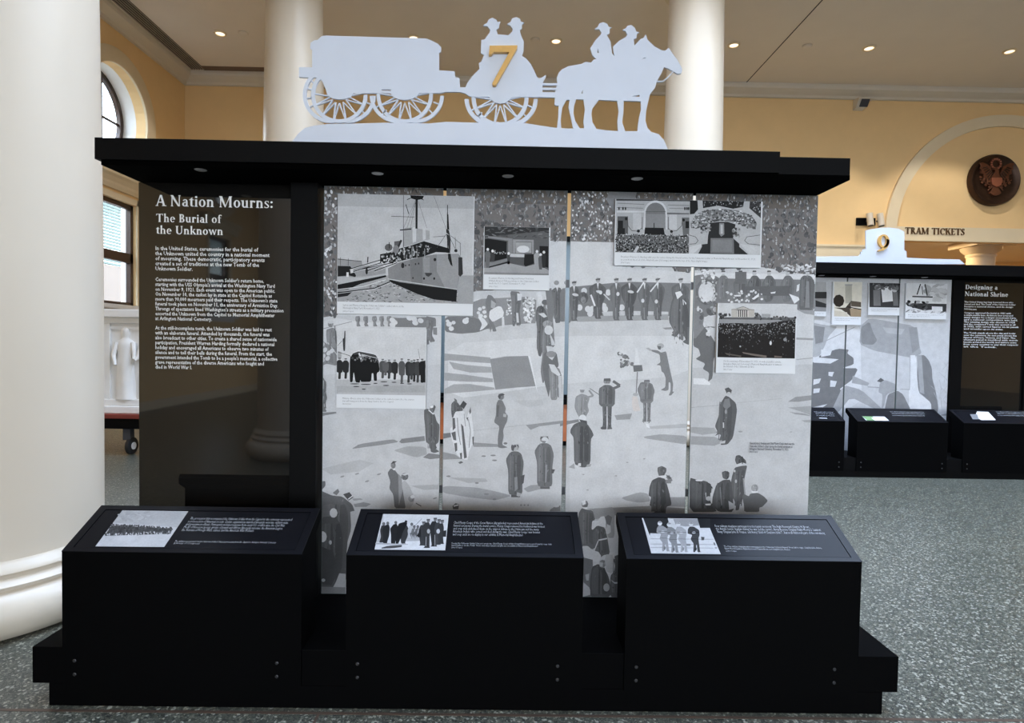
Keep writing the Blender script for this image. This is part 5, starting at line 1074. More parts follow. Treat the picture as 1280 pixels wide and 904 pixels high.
photo('photograph of a dense dark crowd below a white portico, right of the mural', 897.3, 378.8, 993.8, 467.8, 447.5, hill,
      [("On the morning of November 11, 1921, crowds assemble outside", 904, 452.5, 976, 453.6, 2.6), ("Arlington National Cemetery's Memorial Amphitheater to witness", 904, 456, 977, 457, 2.6), ("the funeral of the Unknown Soldier.", 904, 459.2, 943, 459.8, 2.6), ("(Library of Congress)", 904, 462.6, 915, 462.8, 2)])

# ---- three reading lecterns on the plinth edge
YF_, YB_, ZF_, ZB_ = 2.526, 2.7776, .6804, .8085
SL = Vector((0, YB_-YF_, ZB_-ZF_)).normalized()
cache = {}
def lectern(label, x0, w_, yf, zf, yb, zb, plinth, zbot, group, rimw=.035, name='reading_lectern', full=True):
    t = thing(name, (x0+w_/2, yf+.1, zbot), label, 'lectern', group)
    dy = yb-yf; dz = zb-zf; sl = Vector((0, dy, dz)).normalized(); nn = Vector((1, 0, 0)).cross(sl)
    key = (w_, yf)
    def shared(nm, fn, m, **k):
        if (key, nm) in cache: return link(nm, cache[(key, nm)], t, k.get('bevel', 0))
        o = fn().build(nm, m, t, **k); cache[(key, nm)] = o.data; return o
    q = .004
    def body():
        pf = [(yf, zbot), (yf+.01, zbot), (yf+.01, plinth+.001), (yf+.195, plinth+.001), (yf+.195, zf+.03), (yb+.012, zb-.055), (yb+.012, zb-.02), (yb-nn.y*q*0, zb-q), (yf, zf-q)]
        return MB().prism([pf], XM(x0+w_, x0))
    shared('housing', body, blackl)
    def rim():
        mb = MB(); L_ = math.hypot(dy, dz)
        def M(u, v, w2): p = Vector((x0, yf, zf-q))+Vector((1, 0, 0))*u+sl*v+nn*(w2*q); return tuple(p)
        o_ = [(0, 0), (w_, 0), (w_, L_), (0, L_)]; i_ = [(rimw, .022), (w_-rimw, .022), (w_-rimw, L_-.026), (rimw, L_-.026)]
        return mb.prism([o_, i_], M)
    shared('rim', rim, rimm)
    P = Print(Vector((x0, yf, zf-q+.0022))+nn*0, (1, 0, 0), sl)
    L_ = math.hypot(dy, dz)
    def plate():
        def M(u, v, w2): return tuple(Vector((x0, yf, zf-q))+Vector((1, 0, 0))*u+sl*v+nn*(w2*.0022))
        return MB().prism([[(rimw+.003, .025), (w_-rimw-.003, .025), (w_-rimw-.003, L_-.030), (rimw+.003, L_-.030)]], M)
    pl = shared('graphic_panel', plate, graph)
    for sx_ in (.052, w_-.108 if False else w_-.104):
        for zz in (.203, .1435):
            def sc(): return MB().lathe([(.0075, 0), (.0075, -.002), (.005, -.0035), (0, -.0035)], (x0+sx_, yf, zz), 12, 'y')
            o = sc().build('screw', steel, t) if full else None
    P.rect_ = (rimw+.004, .026, w_-rimw-.004, L_-.031)
    return t, pl, P
G7 = 'reading lecterns along the front of the large kiosk'
W = 1.0226
t1, pl, P = lectern('black reading lectern at the left, its panel showing a distant marching procession', -1.885, W, YF_, ZF_, YB_, ZB_, ZP, .0976, G7)
P.crop(130, 632, 5.12)
P.poly([(118, 31), (541, 36), (385, 266), (-55, 262)], 205); P.poly([(118, 31), (541, 36), (470, 140), (60, 110)], 188); P.poly([(60, 115), (470, 140), (385, 266), (-55, 262)], 206)
P.crowd([(118, 33), (300, 36), (260, 100), (80, 100)], 30, (14, 30), (6, 12), [182, 194], 81)
P.poly([(48, 128), (440, 148), (425, 182), (5, 195)], 84); P.crowd([(48, 122), (440, 144), (425, 178), (5, 190)], 200, (4, 8), (5, 10), [66, 84, 100, 76], 82); P.crowd([(15, 182), (430, 165), (425, 178), (8, 198)], 60, (2, 4), (5, 8), [150, 210, 190], 83); P.crowd([(55, 118), (440, 140), (438, 150), (50, 130)], 50, (3, 6), (3, 6), [90, 110, 80], 84)
P.build('photo_print', pl, P_pho, P.rect_, .8, base=.0003, step=.00001)
text_lines('panel_text', P, [("The procession that accompanied the Unknown Soldier from the Capitol to the cemetery represented", 237, 649.7, 364.5, 651.4, 2.9), ("a cross-section of American society. Civilian organizations marched alongside veterans, military units,", 234.5, 653.4, 360, 655.2, 3), ("and government officials. Participants included veterans from every U.S. conflict since the Civil War,", 231.5, 657, 356, 658.8, 3), ("Medal of Honor recipients, groups of Jewish and African American veterans, the American Legion,", 229, 660.6, 353, 662.5, 3.1), ("the Veterans of Foreign Wars, nurses, and the American War Mothers.", 226.5, 664.2, 317, 665.2, 3.1),
  ("The military escorts march in the Unknown Soldier's funeral procession from the Capitol to Arlington National Cemetery.", 218, 677.8, 345, 679.6, 2), ("(Library of Congress)", 216.5, 680.2, 249, 680.6, 1.9)], pl, whites, bold=False, lift=.0012)
t2, pl, P = lectern('black reading lectern in the middle, its panel showing mourners bowing', -.671, W, YF_, ZF_, YB_, ZB_, ZP, .0976, G7)
P.smooth = 1; P.crop(440, 635, 8)
P.poly([(313, 55), (967, 68), (932, 425), (225, 417)], 215)
P.poly([(300, 150), (313, 56), (316, 56), (305, 200), (290, 340), (240, 345), (262, 300)], 180)
P.poly([(570, 250), (700, 240), (700, 330), (540, 335)], 176); P.poly([(540, 240), (660, 235), (640, 250), (560, 262)], 150)
for x, y0, y1, w_, g in ((300, 150, 348, 40, 60), (340, 145, 358, 78, 46), (420, 138, 362, 80, 40), (520, 150, 358, 90, 62), (580, 155, 300, 50, 190), (605, 180, 250, 30, 120), (640, 180, 245, 30, 110)):
    P.blob(x+18, y0+10, 15, 18, 110); P.poly([(x-w_/2, y0+70), (x-4, y0+26), (x+30, y0+24), (x+w_/2, y0+60), (x+w_/2-6, y0+130), (x+10, y1-8), (x+18, y1), (x-30, y1), (x-w_/2+10, y0+140)], g)
P.poly([(450, 200), (470, 155), (530, 140), (548, 128), (552, 160), (510, 240), (490, 300), (460, 365), (435, 360), (440, 290)], 34); P.blob(540, 138, 14, 14, 60)
for x, y0, y1, w_, g in ((700, 138, 378, 74, 66), (745, 112, 402, 90, 60), (815, 100, 388, 84, 50), (852, 114, 370, 60, 70), (885, 122, 362, 70, 60)):
    P.blob(x+18, y0+18, 16, 20, 130); P.poly([(x, y0), (x+36, y0-2), (x+34, y0+14), (x+2, y0+14)], 96)
    P.poly([(x-w_/2, y0+90), (x-14, y0+34), (x+26, y0+34), (x+w_/2, y0+84), (x+w_/2-10, y0+150), (x+30, y1-10), (x+38, y1), (x-34, y1), (x-18, y1-12), (x-w_/2+12, y0+170)], g)
P.line([(742, 290), (738, 385)], 6, 170); P.line([(778, 280), (776, 380)], 5, 180); P.line([(828, 270), (830, 380)], 5, 175); P.blob(765, 235, 16, 24, 176); P.blob(862, 235, 18, 24, 200); P.poly([(648, 280), (690, 200), (690, 290), (665, 296)], 40)
P.line([(698, 108), (620, 190)], 4, 110); P.poly([(905, 230), (945, 225), (940, 290), (905, 290)], 50); P.poly([(290, 400), (360, 380), (500, 370), (498, 392), (400, 405), (300, 408)], 84); P.poly([(235, 350), (560, 362), (560, 370), (235, 365)], 170)
P.build('photo_print', pl, P_pho, P.rect_, .8, base=.0003, step=.00001)
text_lines('panel_text', P, [("Chief Plenty Coups of the Crow Nation (Apsaalooke) represented American Indians at the", 567, 655, 678.5, 656.2, 3.1), ("funeral ceremony. During the burial service, Plenty Coups removed his feathered war bonnet", 566.8, 658.7, 681, 660, 3.1), ("and coup stick and placed them on the crypt in tribute to the Unknown and the many", 566.4, 662.4, 673.5, 663.6, 3.1), ("American Indians who served and died during the war. Chief Plenty Coups' war bonnet", 566, 666, 675, 667.2, 3.2), ("and coup stick are on display in our exhibits at Memorial Amphitheater.", 565.8, 669.7, 654, 670.6, 3.2),
  ("During the Unknown Soldier's funeral ceremony, Chief Plenty Coups of the Crow Nation represented how his coup stick", 564.5, 680.4, 689.5, 681.6, 2.1), ("and headdress on the Tomb. These and other ceremonial gifts are on exhibit at Memorial Amphitheater.", 564.3, 683, 673, 684, 2.1), ("(Library of Congress)", 564, 685.5, 578, 685.7, 1.8)], pl, whites, bold=False, lift=.0012)
t3, pl, P = lectern('black reading lectern at the right, its panel showing four men in uniform', .538, W, YF_, ZF_, YB_, ZB_, ZP, .0976, G7)
P.smooth = 1; P.crop(780, 635, 9.143)
P.poly([(204, 118), (840, 122), (870, 230), (980, 230), (1106, 530), (312, 520)], 200, sm=0); P.poly([(204, 118), (500, 118), (530, 240), (520, 300), (300, 290), (290, 335)], 40, sm=0); P.poly([(203, 116), (218, 116), (300, 335), (285, 338)], 210)
P.poly([(560, 125), (840, 125), (860, 200), (700, 215), (590, 190)], 150); P.poly([(500, 118), (560, 122), (600, 230), (540, 240)], 198); P.poly([(838, 122), (985, 122), (985, 228), (870, 230)], 24)
for y in (350, 410, 450): P.poly([(300, y), (1020, y+6), (1025, y+14), (303, y+8)], 160)
P.poly([(540, 405), (640, 410), (760, 412), (760, 435), (545, 432)], 128)
for x, y0, g, hd, w_ in ((455, 160, 146, 208, 130), (560, 175, 128, 205, 110), (665, 170, 158, 205, 120), (810, 170, 62, 196, 130)):
    lean = 50
    P.blob(x-45, y0+18, 26, 26, hd); P.poly([(x-70, y0+10), (x-45, y0-8), (x-20, y0+6), (x-30, y0+14)], hd-60)
    P.poly([(x-w_*.62, y0+75), (x-60, y0+44), (x-10, y0+46), (x+w_*.38, y0+85), (x+w_*.42, y0+140), (x+40, y0+180), (x+60, y0+330), (x+80, y0+335), (x+30, y0+340), (x+20, y0+240), (x+6, y0+335), (x-20, y0+338), (x-14, y0+240), (x-50, y0+190), (x-30, y0+140), (x-w_*.65, y0+125)], g)
    P.blob(x-12, y0+112, 24, 12, 200); P.line([(x-60, y0+108), (x+50, y0+112)], 9, g-36); P.line([(x-40, y0+185), (x+44, y0+188)], 5, g-40)
    P.blob(x+10, y0+300, 12, 22, g-30)
P.poly([(880, 330), (920, 335), (915, 370), (885, 372)], 80); P.poly([(1020, 395), (1038, 398), (1048, 430), (1028, 428)], 110); P.blob(1050, 458, 16, 7, 130)
P.build('photo_print', pl, P_pho, P.rect_, .8, base=.0003, step=.00001)
text_lines('panel_text', P, [("Four military chaplains participated in the burial ceremony. The Right Reverend Charles H. Brent,", 894, 659.3, 1012, 660.4, 3), ("the Army's senior chaplain during the war, led the service. Army Reserve Chaplain Rabbi Morris S. Lazaron,", 895.5, 662.8, 1027, 664.2, 3.1), ("Navy Chaplain John B. Frazier, and Army Chief of Chaplains John T. Axton all delivered parts of the ceremony.", 897, 666.5, 1032, 668.2, 3.2),
  ("The four military chaplains who participated in the Unknown Soldier's funeral. From left to right: Chaplain John Axton,", 905.2, 684.3, 1027.5, 686.4, 2.1), ("Rabbi Morris Lazaron, Right Reverend Charles Brent, and Chaplain John Frazier.", 906.3, 687, 988.5, 688.4, 2.1), ("(Library of Congress)", 907.5, 689.7, 921, 690, 1.9)], pl, whites, bold=False, lift=.0012)

# ================================================================ SILHOUETTE ON THE CANOPY
YS = 2.93; TH = .010
_k = [0]
def plate(pts, crop, Y=YS, th=TH, holes=()):
    ox, oy, k = crop
    def cv(L): return [(lambda q: (q.x, q.z))(onY(ox+x/k, oy+y/k, Y)) for x, y in L]
    if Y == YS: _k[0] += 1; Y = YS+.0005+.0004*(_k[0] % 17)
    return MB().prism([cv(pts)]+[cv(h) for h in holes], YM(Y, Y+th))
def merge(*mbs):
    r = MB()
    for m in mbs: r.add(m.v, m.f)
    return r
A = (360, 10, 4.885); B = (570, 10, 4.267)
sil = thing('silhouette_sign', (-.1, YS, 2.5226), 'flat silvery silhouette of a horse-drawn caisson with riders on the kiosk roof', 'sign')
WT = 2.5226
hillpts = [(365.3, 177), (372, 168), (381, 160), (393, 157), (409, 155), (446, 154.3), (483, 153.3), (536, 154.3), (557, 152.3), (575, 152.7), (598, 153.4), (655, 153.6), (676, 157), (697, 160), (711, 160.7), (739, 160), (757, 162.8), (774, 164), (797, 164), (809, 163.5), (823, 167.5), (830, 175), (840, 187)]
hp = [(lambda q: (q.x, q.z))(onY(x, y, YS)) for x, y in hillpts]
hp = [(hp[0][0]-.01, WT)]+hp[:-1]+[(hp[-1][0], WT)]
MB().prism([hp], YM(YS, YS+TH)).build('ground_strip', silver, sil)
cais = plate([(147, 362), (147, 255), (135, 245), (138, 212), (160, 197), (180, 195), (205, 172), (230, 168), (500, 176), (845, 186), (880, 200), (915, 218), (935, 240), (932, 270), (922, 272), (922, 380), (1018, 387), (1020, 422), (1047, 428), (1050, 484), (1110, 484), (1110, 516), (1055, 512), (960, 513), (930, 520), (800, 521), (785, 540), (755, 556), (712, 562), (670, 556), (640, 540), (625, 520), (398, 521), (380, 545), (350, 555), (310, 558), (270, 552), (240, 530), (228, 490), (205, 440), (175, 424), (110, 424), (67, 422), (67, 362)], A, holes=[[(572, 497), (628, 497), (628, 505), (572, 505)]])
cais.build('caisson_body', silver, sil)
def ringp(cx, cy, ro, ri, crop, n=40, a0=0, a1=360):
    if a1-a0 >= 360: return plate(circle(cx, cy, ro, n), crop, holes=[circle(cx, cy, ri, n)])
    return plate(circle(cx, cy, ro, n, a0, a1)+circle(cx, cy, ri, n, a0, a1)[::-1], crop)
def spoke(cx, cy, r0, r1, a, da, w_, crop):
    p = (cx+r0*math.cos(R(a)), cy+r0*math.sin(R(a))); q = (cx+r1*math.cos(R(a+da)), cy+r1*math.sin(R(a+da)))
    d = Vector((q[0]-p[0], q[1]-p[1])).normalized()*w_/2
    return plate([(p[0]-d.y, p[1]+d.x), (q[0]-d.y, q[1]+d.x), (q[0]+d.y, q[1]-d.x), (p[0]+d.y, p[1]-d.x)], crop)
for (cx, cy, ro, ri, hub, offs, cr_, a0, a1) in ((312, 530, 172, 150, 60, (-50, 52), A, 4, 176), (712, 530, 172, 150, 60, (-42, 68), A, 4, 176), (235, 480, 152, 130, 50, (-38, 50), B, 4, 176)):
    wname = 'wheel'
    w0 = ringp(cx, cy, ro, ri, cr_, 40, a0-8 if cx != 312 else 0, a1+8 if cx != 312 else 236).build(wname, silver, sil)
    for i in range(7):
        a = 8+i*27
        for da in (-13, 13): spoke(cx, cy, hub-10, ri+3, a, da, 7, cr_).build('spoke', silver, w0)
    for of in offs:
        if of < 0: b0, b1 = 78, 178 if cx != 312 else 226
        else: b0, b1 = 2, 102
        w1 = ringp(cx+of, cy, ro, ri, cr_, 24, b0, b1).build('wheel_rim', silver, sil)
        for a in ((150, 172, 195, 215) if cx == 312 and of < 0 else (150, 128) if of < 0 else (22, 48)):
            spoke(cx+of, cy, ri-34, ri+5, a, 0, 7, cr_).build('spoke', silver, w1)
plate([(235-50, 470), (235+55, 470), (270, 500), (255, 508), (215, 508), (198, 500)], B).build('hub', silver, sil)
limb = plate([(0, 425), (18, 424), (50, 424), (60, 400), (90, 360), (125, 325), (122, 295), (135, 285), (150, 250), (132, 240), (135, 170), (152, 168), (180, 130), (182, 115), (168, 97), (145, 96), (150, 88), (165, 80), (175, 60), (195, 52), (215, 62), (222, 75), (238, 72), (232, 82), (229, 105), (215, 115), (222, 140), (280, 145), (300, 125), (302, 110), (290, 92), (272, 86), (290, 75), (300, 55), (322, 48), (342, 58), (346, 72), (364, 78), (352, 88), (352, 110), (340, 118), (345, 140), (362, 180), (360, 230), (352, 255), (375, 270), (400, 300), (420, 340), (430, 365), (445, 378), (478, 357), (480, 364), (463, 398), (460, 475), (300, 475), (285, 490), (262, 506), (235, 510), (205, 504), (185, 485), (178, 474), (110, 474), (70, 470), (48, 455), (20, 448), (0, 448)], B)
limb.build('limber_with_two_soldiers', silver, sil)
for q_ in ([(455, 400), (545, 401), (545, 412), (455, 412)], [(455, 424), (545, 425), (545, 436), (455, 436)], [(430, 448), (545, 450), (545, 478), (430, 476)], [(850, 475), (1000, 478), (1000, 498), (850, 494)]): plate(q_, B).build('harness_pole', silver, sil)

horse = plate([(540, 400), (538, 370), (548, 345), (565, 328), (600, 310), (670, 298), (690, 287), (720, 291), (735, 274), (750, 272), (728, 252), (716, 215), (745, 170), (772, 142), (776, 130), (764, 113), (738, 113), (755, 101), (765, 82), (785, 75), (806, 84), (814, 100), (832, 103), (820, 110), (819, 135), (804, 143), (825, 180), (832, 240), (845, 258), (838, 205), (870, 175), (905, 155), (914, 142), (905, 122), (888, 117), (905, 108), (915, 94), (935, 91), (953, 104), (962, 125), (978, 130), (965, 138), (963, 160), (948, 166), (952, 200), (985, 165), (1000, 160), (1012, 140), (1022, 170), (1060, 205), (1095, 225), (1115, 228), (1135, 212), (1150, 235), (1160, 250), (1180, 275), (1205, 320), (1206, 338), (1200, 350), (1182, 352), (1160, 338), (1130, 322), (1110, 315), (1095, 350), (1070, 395), (1062, 425), (1035, 460), (1025, 500), (1014, 550), (1010, 600), (1022, 640), (1040, 660), (968, 660), (972, 620), (978, 580), (988, 540), (985, 498),
  (895, 494), (893, 560), (886, 610), (904, 660), (864, 660), (862, 600), (868, 550), (860, 495), (762, 490), (728, 535), (722, 565), (728, 610), (750, 646), (684, 642), (680, 605), (688, 540), (680, 488), (642, 486), (630, 520), (626, 560), (635, 600), (660, 642), (625, 642), (612, 580), (600, 530), (606, 490), (590, 490), (567, 530), (558, 600), (562, 644), (538, 644), (546, 580), (548, 520), (538, 522), (525, 515), (530, 440)], B,
  holes=[[(757, 215), (762, 240), (754, 238)], [(668, 455), (677, 436), (676, 456)], [(990, 277), (1003, 264), (1018, 264), (1000, 270)], [(935, 471), (980, 463), (979, 473)]])
horse.build('horses_and_riders', silver, sil)
rein = MB()
rp = [(1064, 390), (1085, 392), (1105, 390), (1130, 370), (1150, 348), (1158, 338)]
for a, b in zip(rp, rp[1:]):
    d = Vector((b[0]-a[0], b[1]-a[1])).normalized()*2.8
    r_ = plate([(a[0]-d.y, a[1]+d.x), (b[0]-d.y, b[1]+d.x), (b[0]+d.y, b[1]-d.x), (a[0]+d.y, a[1]-d.x)], B); rein.add(r_.v, r_.f)
rein.build('rein', silver, sil)
sv = plate([(180, 200), (328, 198), (325, 215), (212, 412), (196, 412), (193, 402), (284, 234), (200, 234), (190, 246), (175, 250)], B, YS-.024, .022)
sv.build('number_seven', gold, sil, bevel=.001, label='brushed gold number 7')

# ================================================================ KIOSK 9 (far right)
Y9 = 7.30; P9 = 7.83; Z9 = .245
k9 = thing('exhibit_kiosk', (5.0, 7.6, 0), 'second black exhibit kiosk at the far right, with pale mural and gold 9', 'display')
boxo('plinth', (2.9, Y9+.01, .095), (7.1, 8.1, Z9), black, k9)
boxo('kick_base', (2.95, Y9+.02, 0), (7.05, 8.05, .095), black, k9)
boxo('canopy_slab', (2.95, 7.55, 2.565), (7.25, 8.1, 2.705), black, k9, bevel=.002)
boxo('soffit_channel', (3.0, 7.56, 2.545), (7.2, 8.05, 2.566), blackb, k9)
boxo('post', (5.915, 7.80, Z9), (6.06, 7.9, 2.55), black, k9)
boxo('post', (6.90, 7.80, Z9), (7.0, 7.95, 2.55), black, k9)
for x in (4.05, 4.72, 5.39): MB().lathe([(0, -.004), (.035, -.004), (.04, 0), (0, 0)], (x, 7.62, 2.546), 14).build('canopy_light', lensm, k9)
tp = boxo('text_panel', (6.075, P9, Z9), (6.90, P9+.012, 2.55), glassk, k9)
Q = Print((0, P9, 0), (1, 0, 0), (0, 0, 1))
serif_text('title', Q, 'Designing a', 1206.5, 361.5, 1247, 362.3, 5.6, tp, whitet, lift=.002)
serif_text('title', Q, 'National Shrine', 1206, 370, 1260, 371.2, 5.6, tp, whitet, lift=.002)
ln = []; rnd = random.Random(9)
t9 = ["The United States has long honored those who", "served and died. The Tomb of the Unknown Soldier", "became a national shrine, and its design", "took many years.", "",
      "Congress approved the burial in 1921 with", "a simple marble base. Architects later proposed", "many designs for a larger monument here,", "and a national competition was held.", "The winning design was chosen in 1928", "and the completed Tomb was opened to all", "in 1932, with carved figures on its panels", "and wreaths upon its sides.", "",
      "The Tomb stands above the city and looks", "over the cemetery. Its east panel shows the", "figures of Peace, Victory, and Valor. The", "western panel is inscribed with words", "known around the world, and visitors come", "from every country to pay their respects", "at the Tomb."]
wd = [1266.5, 1269.5, 1266, 1221, 0, 1263.5, 1266, 1270, 1272, 1268.5, 1269, 1273, 1254, 0, 1269, 1270.5, 1269, 1272, 1270.5, 1272.5, 1246]
yy = 378.3
for s_, x1 in zip(t9, wd):
    if s_: ln.append((s_, 1205.3-(yy-378)*.02, yy, x1, yy+.9, 2.0))
    yy += 2.86 if s_ else 2.2
text_lines('body_text', Q, ln, tp, whitet)
PM9 = Print((0, P9, 0), (1, 0, 0), (0, 0, 1)); c = PM9.crop; PM9.smooth = 1
c(1010, 330, 4.295)
PM9.poly([(-900, -100), (900, -100), (900, 1100), (-900, 1100)], 178)
PM9.poly([(-900, 300), (60, 300), (150, 330), (280, 300), (290, 800), (-900, 1100)], 190)
PM9.poly([(285, 330), (330, 290), (585, 335), (600, 450), (610, 480), (560, 505), (480, 490), (350, 465), (275, 430)], 150)
PM9.poly([(285, 340), (330, 310), (350, 370), (372, 410), (350, 435), (285, 430)], 128); PM9.poly([(400, 340), (520, 350), (500, 380), (420, 370)], 164); PM9.poly([(540, 340), (585, 340), (600, 450), (560, 480)], 140)
PM9.poly([(590, 490), (625, 490), (650, 520), (665, 560), (668, 620), (685, 680), (700, 770), (695, 800), (665, 800), (660, 745), (620, 710), (595, 690), (585, 600)], 120); PM9.poly([(583, 490), (610, 490), (625, 700), (600, 690)], 150)
PM9.poly([(545, 490), (580, 490), (590, 690), (660, 745), (660, 800), (540, 800)], 196); PM9.line([(548, 500), (545, 675), (495, 672)], 4, 150)
PM9.poly([(370, 630), (390, 612), (410, 625), (405, 640)], 92); PM9.poly([(385, 640), (410, 622), (470, 645), (480, 680), (420, 700), (410, 760), (395, 780), (400, 700), (378, 690)], 150)
PM9.poly([(430, 700), (480, 680), (510, 700), (550, 780), (552, 810), (410, 810), (415, 760)], 122)
PM9.poly([(-60, 300), (100, 330), (160, 335), (110, 390), (90, 440), (60, 500), (-60, 500)], 158); PM9.poly([(30, 330), (90, 340), (80, 420), (40, 430)], 128)
PM9.poly([(60, 490), (160, 455), (220, 460), (210, 480), (245, 505), (245, 540), (180, 560), (270, 560), (240, 620), (160, 680), (285, 675), (180, 730), (100, 800), (-400, 820), (-400, 530), (60, 530)], 112)
for q in ([(70, 460), (130, 460), (120, 490), (70, 500)], [(30, 500), (165, 512), (120, 535), (30, 530)], [(110, 580), (140, 580), (130, 605), (110, 600)], [(30, 620), (70, 615), (60, 640), (28, 650)], [(120, 625), (155, 630), (145, 660), (118, 660)], [(30, 670), (65, 668), (60, 690), (28, 695)], [(25, 770), (105, 752), (80, 770)]): PM9.poly(q, 190)
PM9.poly([(190, 650), (285, 675), (400, 780), (370, 785), (230, 715), (160, 800), (120, 800)], 150); PM9.poly([(240, 600), (330, 640), (320, 655), (235, 640)], 150); PM9.line([(320, 660), (395, 665)], 6, 150); PM9.line([(60, 430), (250, 340)], 4, 150)
rnd = random.Random(3)
for i in range(26):
    x = rnd.uniform(700, 780); y = rnd.uniform(560, 780); a = rnd.uniform(-.9, .9); PM9.line([(x, y), (x+math.sin(a)*60, y-math.cos(a)*60)], 2, 158)
PM9.poly([(715, 810), (780, 795), (780, 815), (715, 815)], 140)
for x0, x1 in ((3.13, 3.80), (3.815, 4.503), (4.52, 5.20), (5.217, 5.905)):
    g9 = boxo('mural_pane', (x0, P9, Z9), (x1, P9+.012, 2.55), glassedge, k9)
    PM9.build('mural_print', g9, P_mur, (x0+.002, Z9+.003, x1-.002, 2.545), 1.2)
for x in (3.8075, 4.5115, 5.2085): boxo('seam_bar', (x-.012, P9+.014, Z9), (x+.012, P9+.04, 2.545), mat('seam_grey', rgb(88, 86, 86), .5), k9)
PM9.smooth = 0
def photo9(label, x0, y0, x1, y1, yc, fn):
    YY = P9-.03; a = onY(x0, y0, YY); b = onY(x1, y1, YY)
    t = thing('photo_panel', ((a.x+b.x)/2, YY, b.z), label, 'photograph', 'captioned photographs on the far kiosk mural')
    bd = boxo('board', (a.x, YY, b.z), (b.x, P9-.002, a.z), board, t); P = Print((0, YY, 0), (1, 0, 0), (0, 0, 1)); P.crop(1010, 330, 4.295); fn(P)
    zc = onY(x0, yc, YY).z; P.build('photo_print', bd, P_pho, (a.x+.001, zc, b.x-.001, a.z-.001), 1.15)
    P.crop(0, 0, 1)
    text_lines('caption', P, [("Workers and visitors at the unfinished Tomb", x0+2, yc+3.2, x1-3, yc+3.4, 1.2), ("in Arlington National Cemetery.", x0+2, yc+5.2, x0+(x1-x0)*.6, yc+5.4, 1.2)], bd, inkm, False, lift=.001)
def f1(P): P.rect(-200, 90, 100, 260, 165); P.rect(-200, 150, 100, 185, 60); P.rect(-200, 185, 100, 260, 140); P.poly([(40, 195), (100, 215), (100, 235), (40, 230)], 60)
def f2(P):
    P.rect(140, 95, 292, 290, (205, 200, 188)); P.rect(200, 112, 236, 212, (170, 166, 155)); P.line([(198, 112), (238, 112)], 5, 150)
    P.blob(165, 198, 30, 34, (48, 42, 36)); P.poly([(140, 235), (200, 235), (230, 200), (232, 285), (215, 270), (180, 245)], (70, 62, 54)); P.poly([(230, 198), (285, 205), (285, 232), (232, 228)], (84, 76, 66)); P.poly([(225, 240), (288, 240), (288, 285), (230, 285)], (150, 132, 108)); P.poly([(140, 250), (210, 260), (215, 285), (140, 285)], (190, 182, 168)); P.line([(210, 230), (288, 245)], 5, 40)
def f3(P):
    P.rect(330, 100, 495, 235, 66); P.poly([(392, 128), (450, 120), (456, 200), (400, 206)], 205); P.poly([(350, 140), (388, 138), (390, 225), (352, 225)], 120); P.poly([(455, 150), (480, 150), (485, 225), (458, 225)], 110); P.blob(375, 125, 18, 12, 190); P.blob(465, 142, 14, 10, 180)
    P.crowd([(332, 100), (492, 100), (492, 140), (332, 140)], 24, (6, 12), (6, 12), [50, 110, 90], 91)
def f4(P):
    P.rect(530, 100, 746, 300, 200); P.crowd([(620, 105), (745, 105), (745, 190), (640, 190)], 20, (14, 30), (8, 16), [170, 185, 160], 92); P.poly([(532, 210), (745, 215), (745, 240), (620, 250), (532, 225)], 60); P.rect(715, 215, 745, 258, 60); P.poly([(665, 228), (722, 230), (722, 255), (665, 252)], 200)
    P.line([(585, 165), (604, 108)], 6, 44); P.line([(640, 170), (628, 108)], 6, 44); P.line([(612, 120), (616, 165)], 4, 60); P.line([(560, 175), (670, 178)], 7, 56); P.crowd([(535, 200), (640, 205), (640, 235), (535, 235)], 20, (6, 14), (4, 9), [40, 150, 80], 93); P.crowd([(532, 240), (745, 255), (745, 268), (532, 262)], 18, (8, 16), (2, 5), [120, 150, 190], 94)
photo9('photograph partly cut off at the left edge of the far mural', 1003, 352, 1032.5, 395.5, 389, f1)
photo9('tall sepia photograph of a stone tower on the far mural', 1041.5, 352, 1076, 406.5, 395.5, f2)
photo9('photograph of people around a pale stone, middle of the far mural', 1086.5, 353.5, 1124, 394.5, 384, f3)
photo9('photograph of a hoisting frame, rightmost on the far mural', 1133, 354, 1182.5, 399.5, 391, f4)
G9 = 'reading lecterns of the far kiosk'
W9 = 1.14
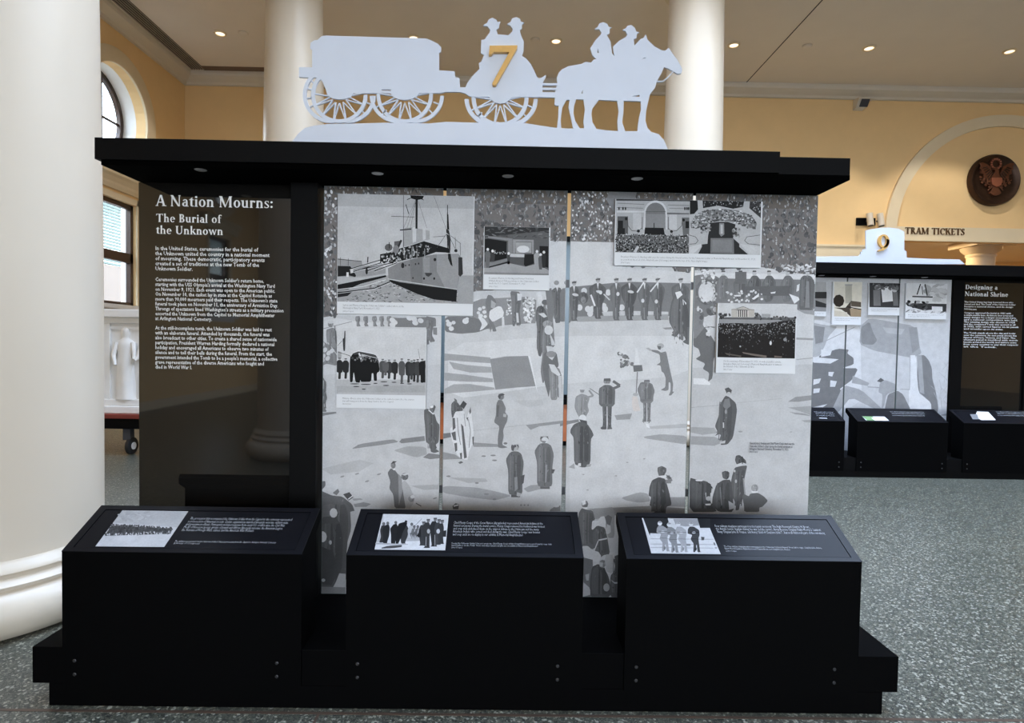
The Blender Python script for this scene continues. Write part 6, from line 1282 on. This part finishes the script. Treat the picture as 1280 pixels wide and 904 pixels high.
for lb, x0, k_ in (('far reading lectern half hidden behind the mural edge', 4.238-W9, 0), ('far reading lectern in front of the pale mural, with a small green picture', 4.394, 1), ('far reading lectern in front of the far dark text panel', 5.729, 2)):
    t, pl, P = lectern(lb, x0, W9, Y9, .705, Y9+.26, .845, Z9, .08, G9, .03, full=False)
    for sx_ in (.06, W9-.06):
        for zz in (.13, .19): MB().lathe([(.009, 0), (.009, -.002), (0, -.004)], (x0+sx_, Y9, zz), 8, 'y').build('screw', steel, t)
    P.crop(1010, 330, 4.295)
    if k_ == 1:
        P.poly([(290, 818), (410, 820), (478, 878), (350, 878)], 200); P.poly([(290, 818), (345, 819), (395, 855), (345, 862)], (110, 140, 95)); P.poly([(400, 850), (450, 852), (478, 876), (430, 876)], (120, 150, 105)); P.poly([(340, 826), (400, 828), (430, 850), (370, 850)], 215)
    elif k_ == 2: P.crop(1000, 280, 2.825); P.poly([(625, 662), (665, 664), (692, 693), (640, 693), (618, 680)], (205, 202, 196)); P.poly([(600, 672), (625, 672), (632, 690), (610, 690)], 120)
    else: P.poly([(60, 825), (100, 826), (105, 832), (60, 830)], 150)
    P.build('photo_print', pl, P_pho, P.rect_, 1.1, base=.0003, step=.00001)
    xs = {0: (1020, 1042), 1: (1115, 1155), 2: (1247, 1290)}[k_]
    text_lines('panel_text', P, [("The Tomb was completed in stages over ten years and more", xs[0]-2, 515.5, xs[1], 516, 1.1), ("with marble brought by rail from the western quarries", xs[0], 517.6, xs[1]+1, 518.2, 1.1), ("to be carved upon the plaza of the cemetery", xs[0]+1, 520, xs[1]+1, 520.4, 1.1)], pl, whites, False, lift=.0014)
# silver silhouette with the 9
s9 = thing('silhouette_sign', (4.6, 7.75, 2.705), 'flat silvery stepped monument silhouette with a gold 9 on the far kiosk roof', 'sign')
C9 = (1060, 130, 4.518)
mm = [(-200, 862), (60, 860), (72, 848), (72, 835), (82, 835), (84, 822), (102, 820), (100, 715), (128, 708), (180, 700), (230, 698), (285, 705), (318, 722), (318, 825), (330, 832), (332, 868), (480, 875), (630, 878), (660, 905), (-200, 905)]
ox, oy, kk = C9
q = [(lambda p: (p.x, max(2.705, p.z)))(onY(ox+x/kk, oy+y/kk, 7.75)) for x, y in mm]
MB().prism([q], YM(7.75, 7.765)).build('monument_plate', silver, s9)
nine = MB()
def n9(pts): 
    r_ = plate(pts, C9, 7.72, .028); nine.add(r_.v, r_.f)
o_ = circle(203, 774, 32, 26, ry=38); i_ = circle(203, 774, 15, 26, ry=29)
r_ = plate(o_, C9, 7.72, .028, holes=[i_]); nine.add(r_.v, r_.f)
n9([(218, 762), (235, 768), (234, 790), (222, 812), (200, 827), (174, 833), (170, 828), (190, 818), (206, 804), (217, 785)])
nine.build('number_nine', gold, s9, label='brushed gold number 9')
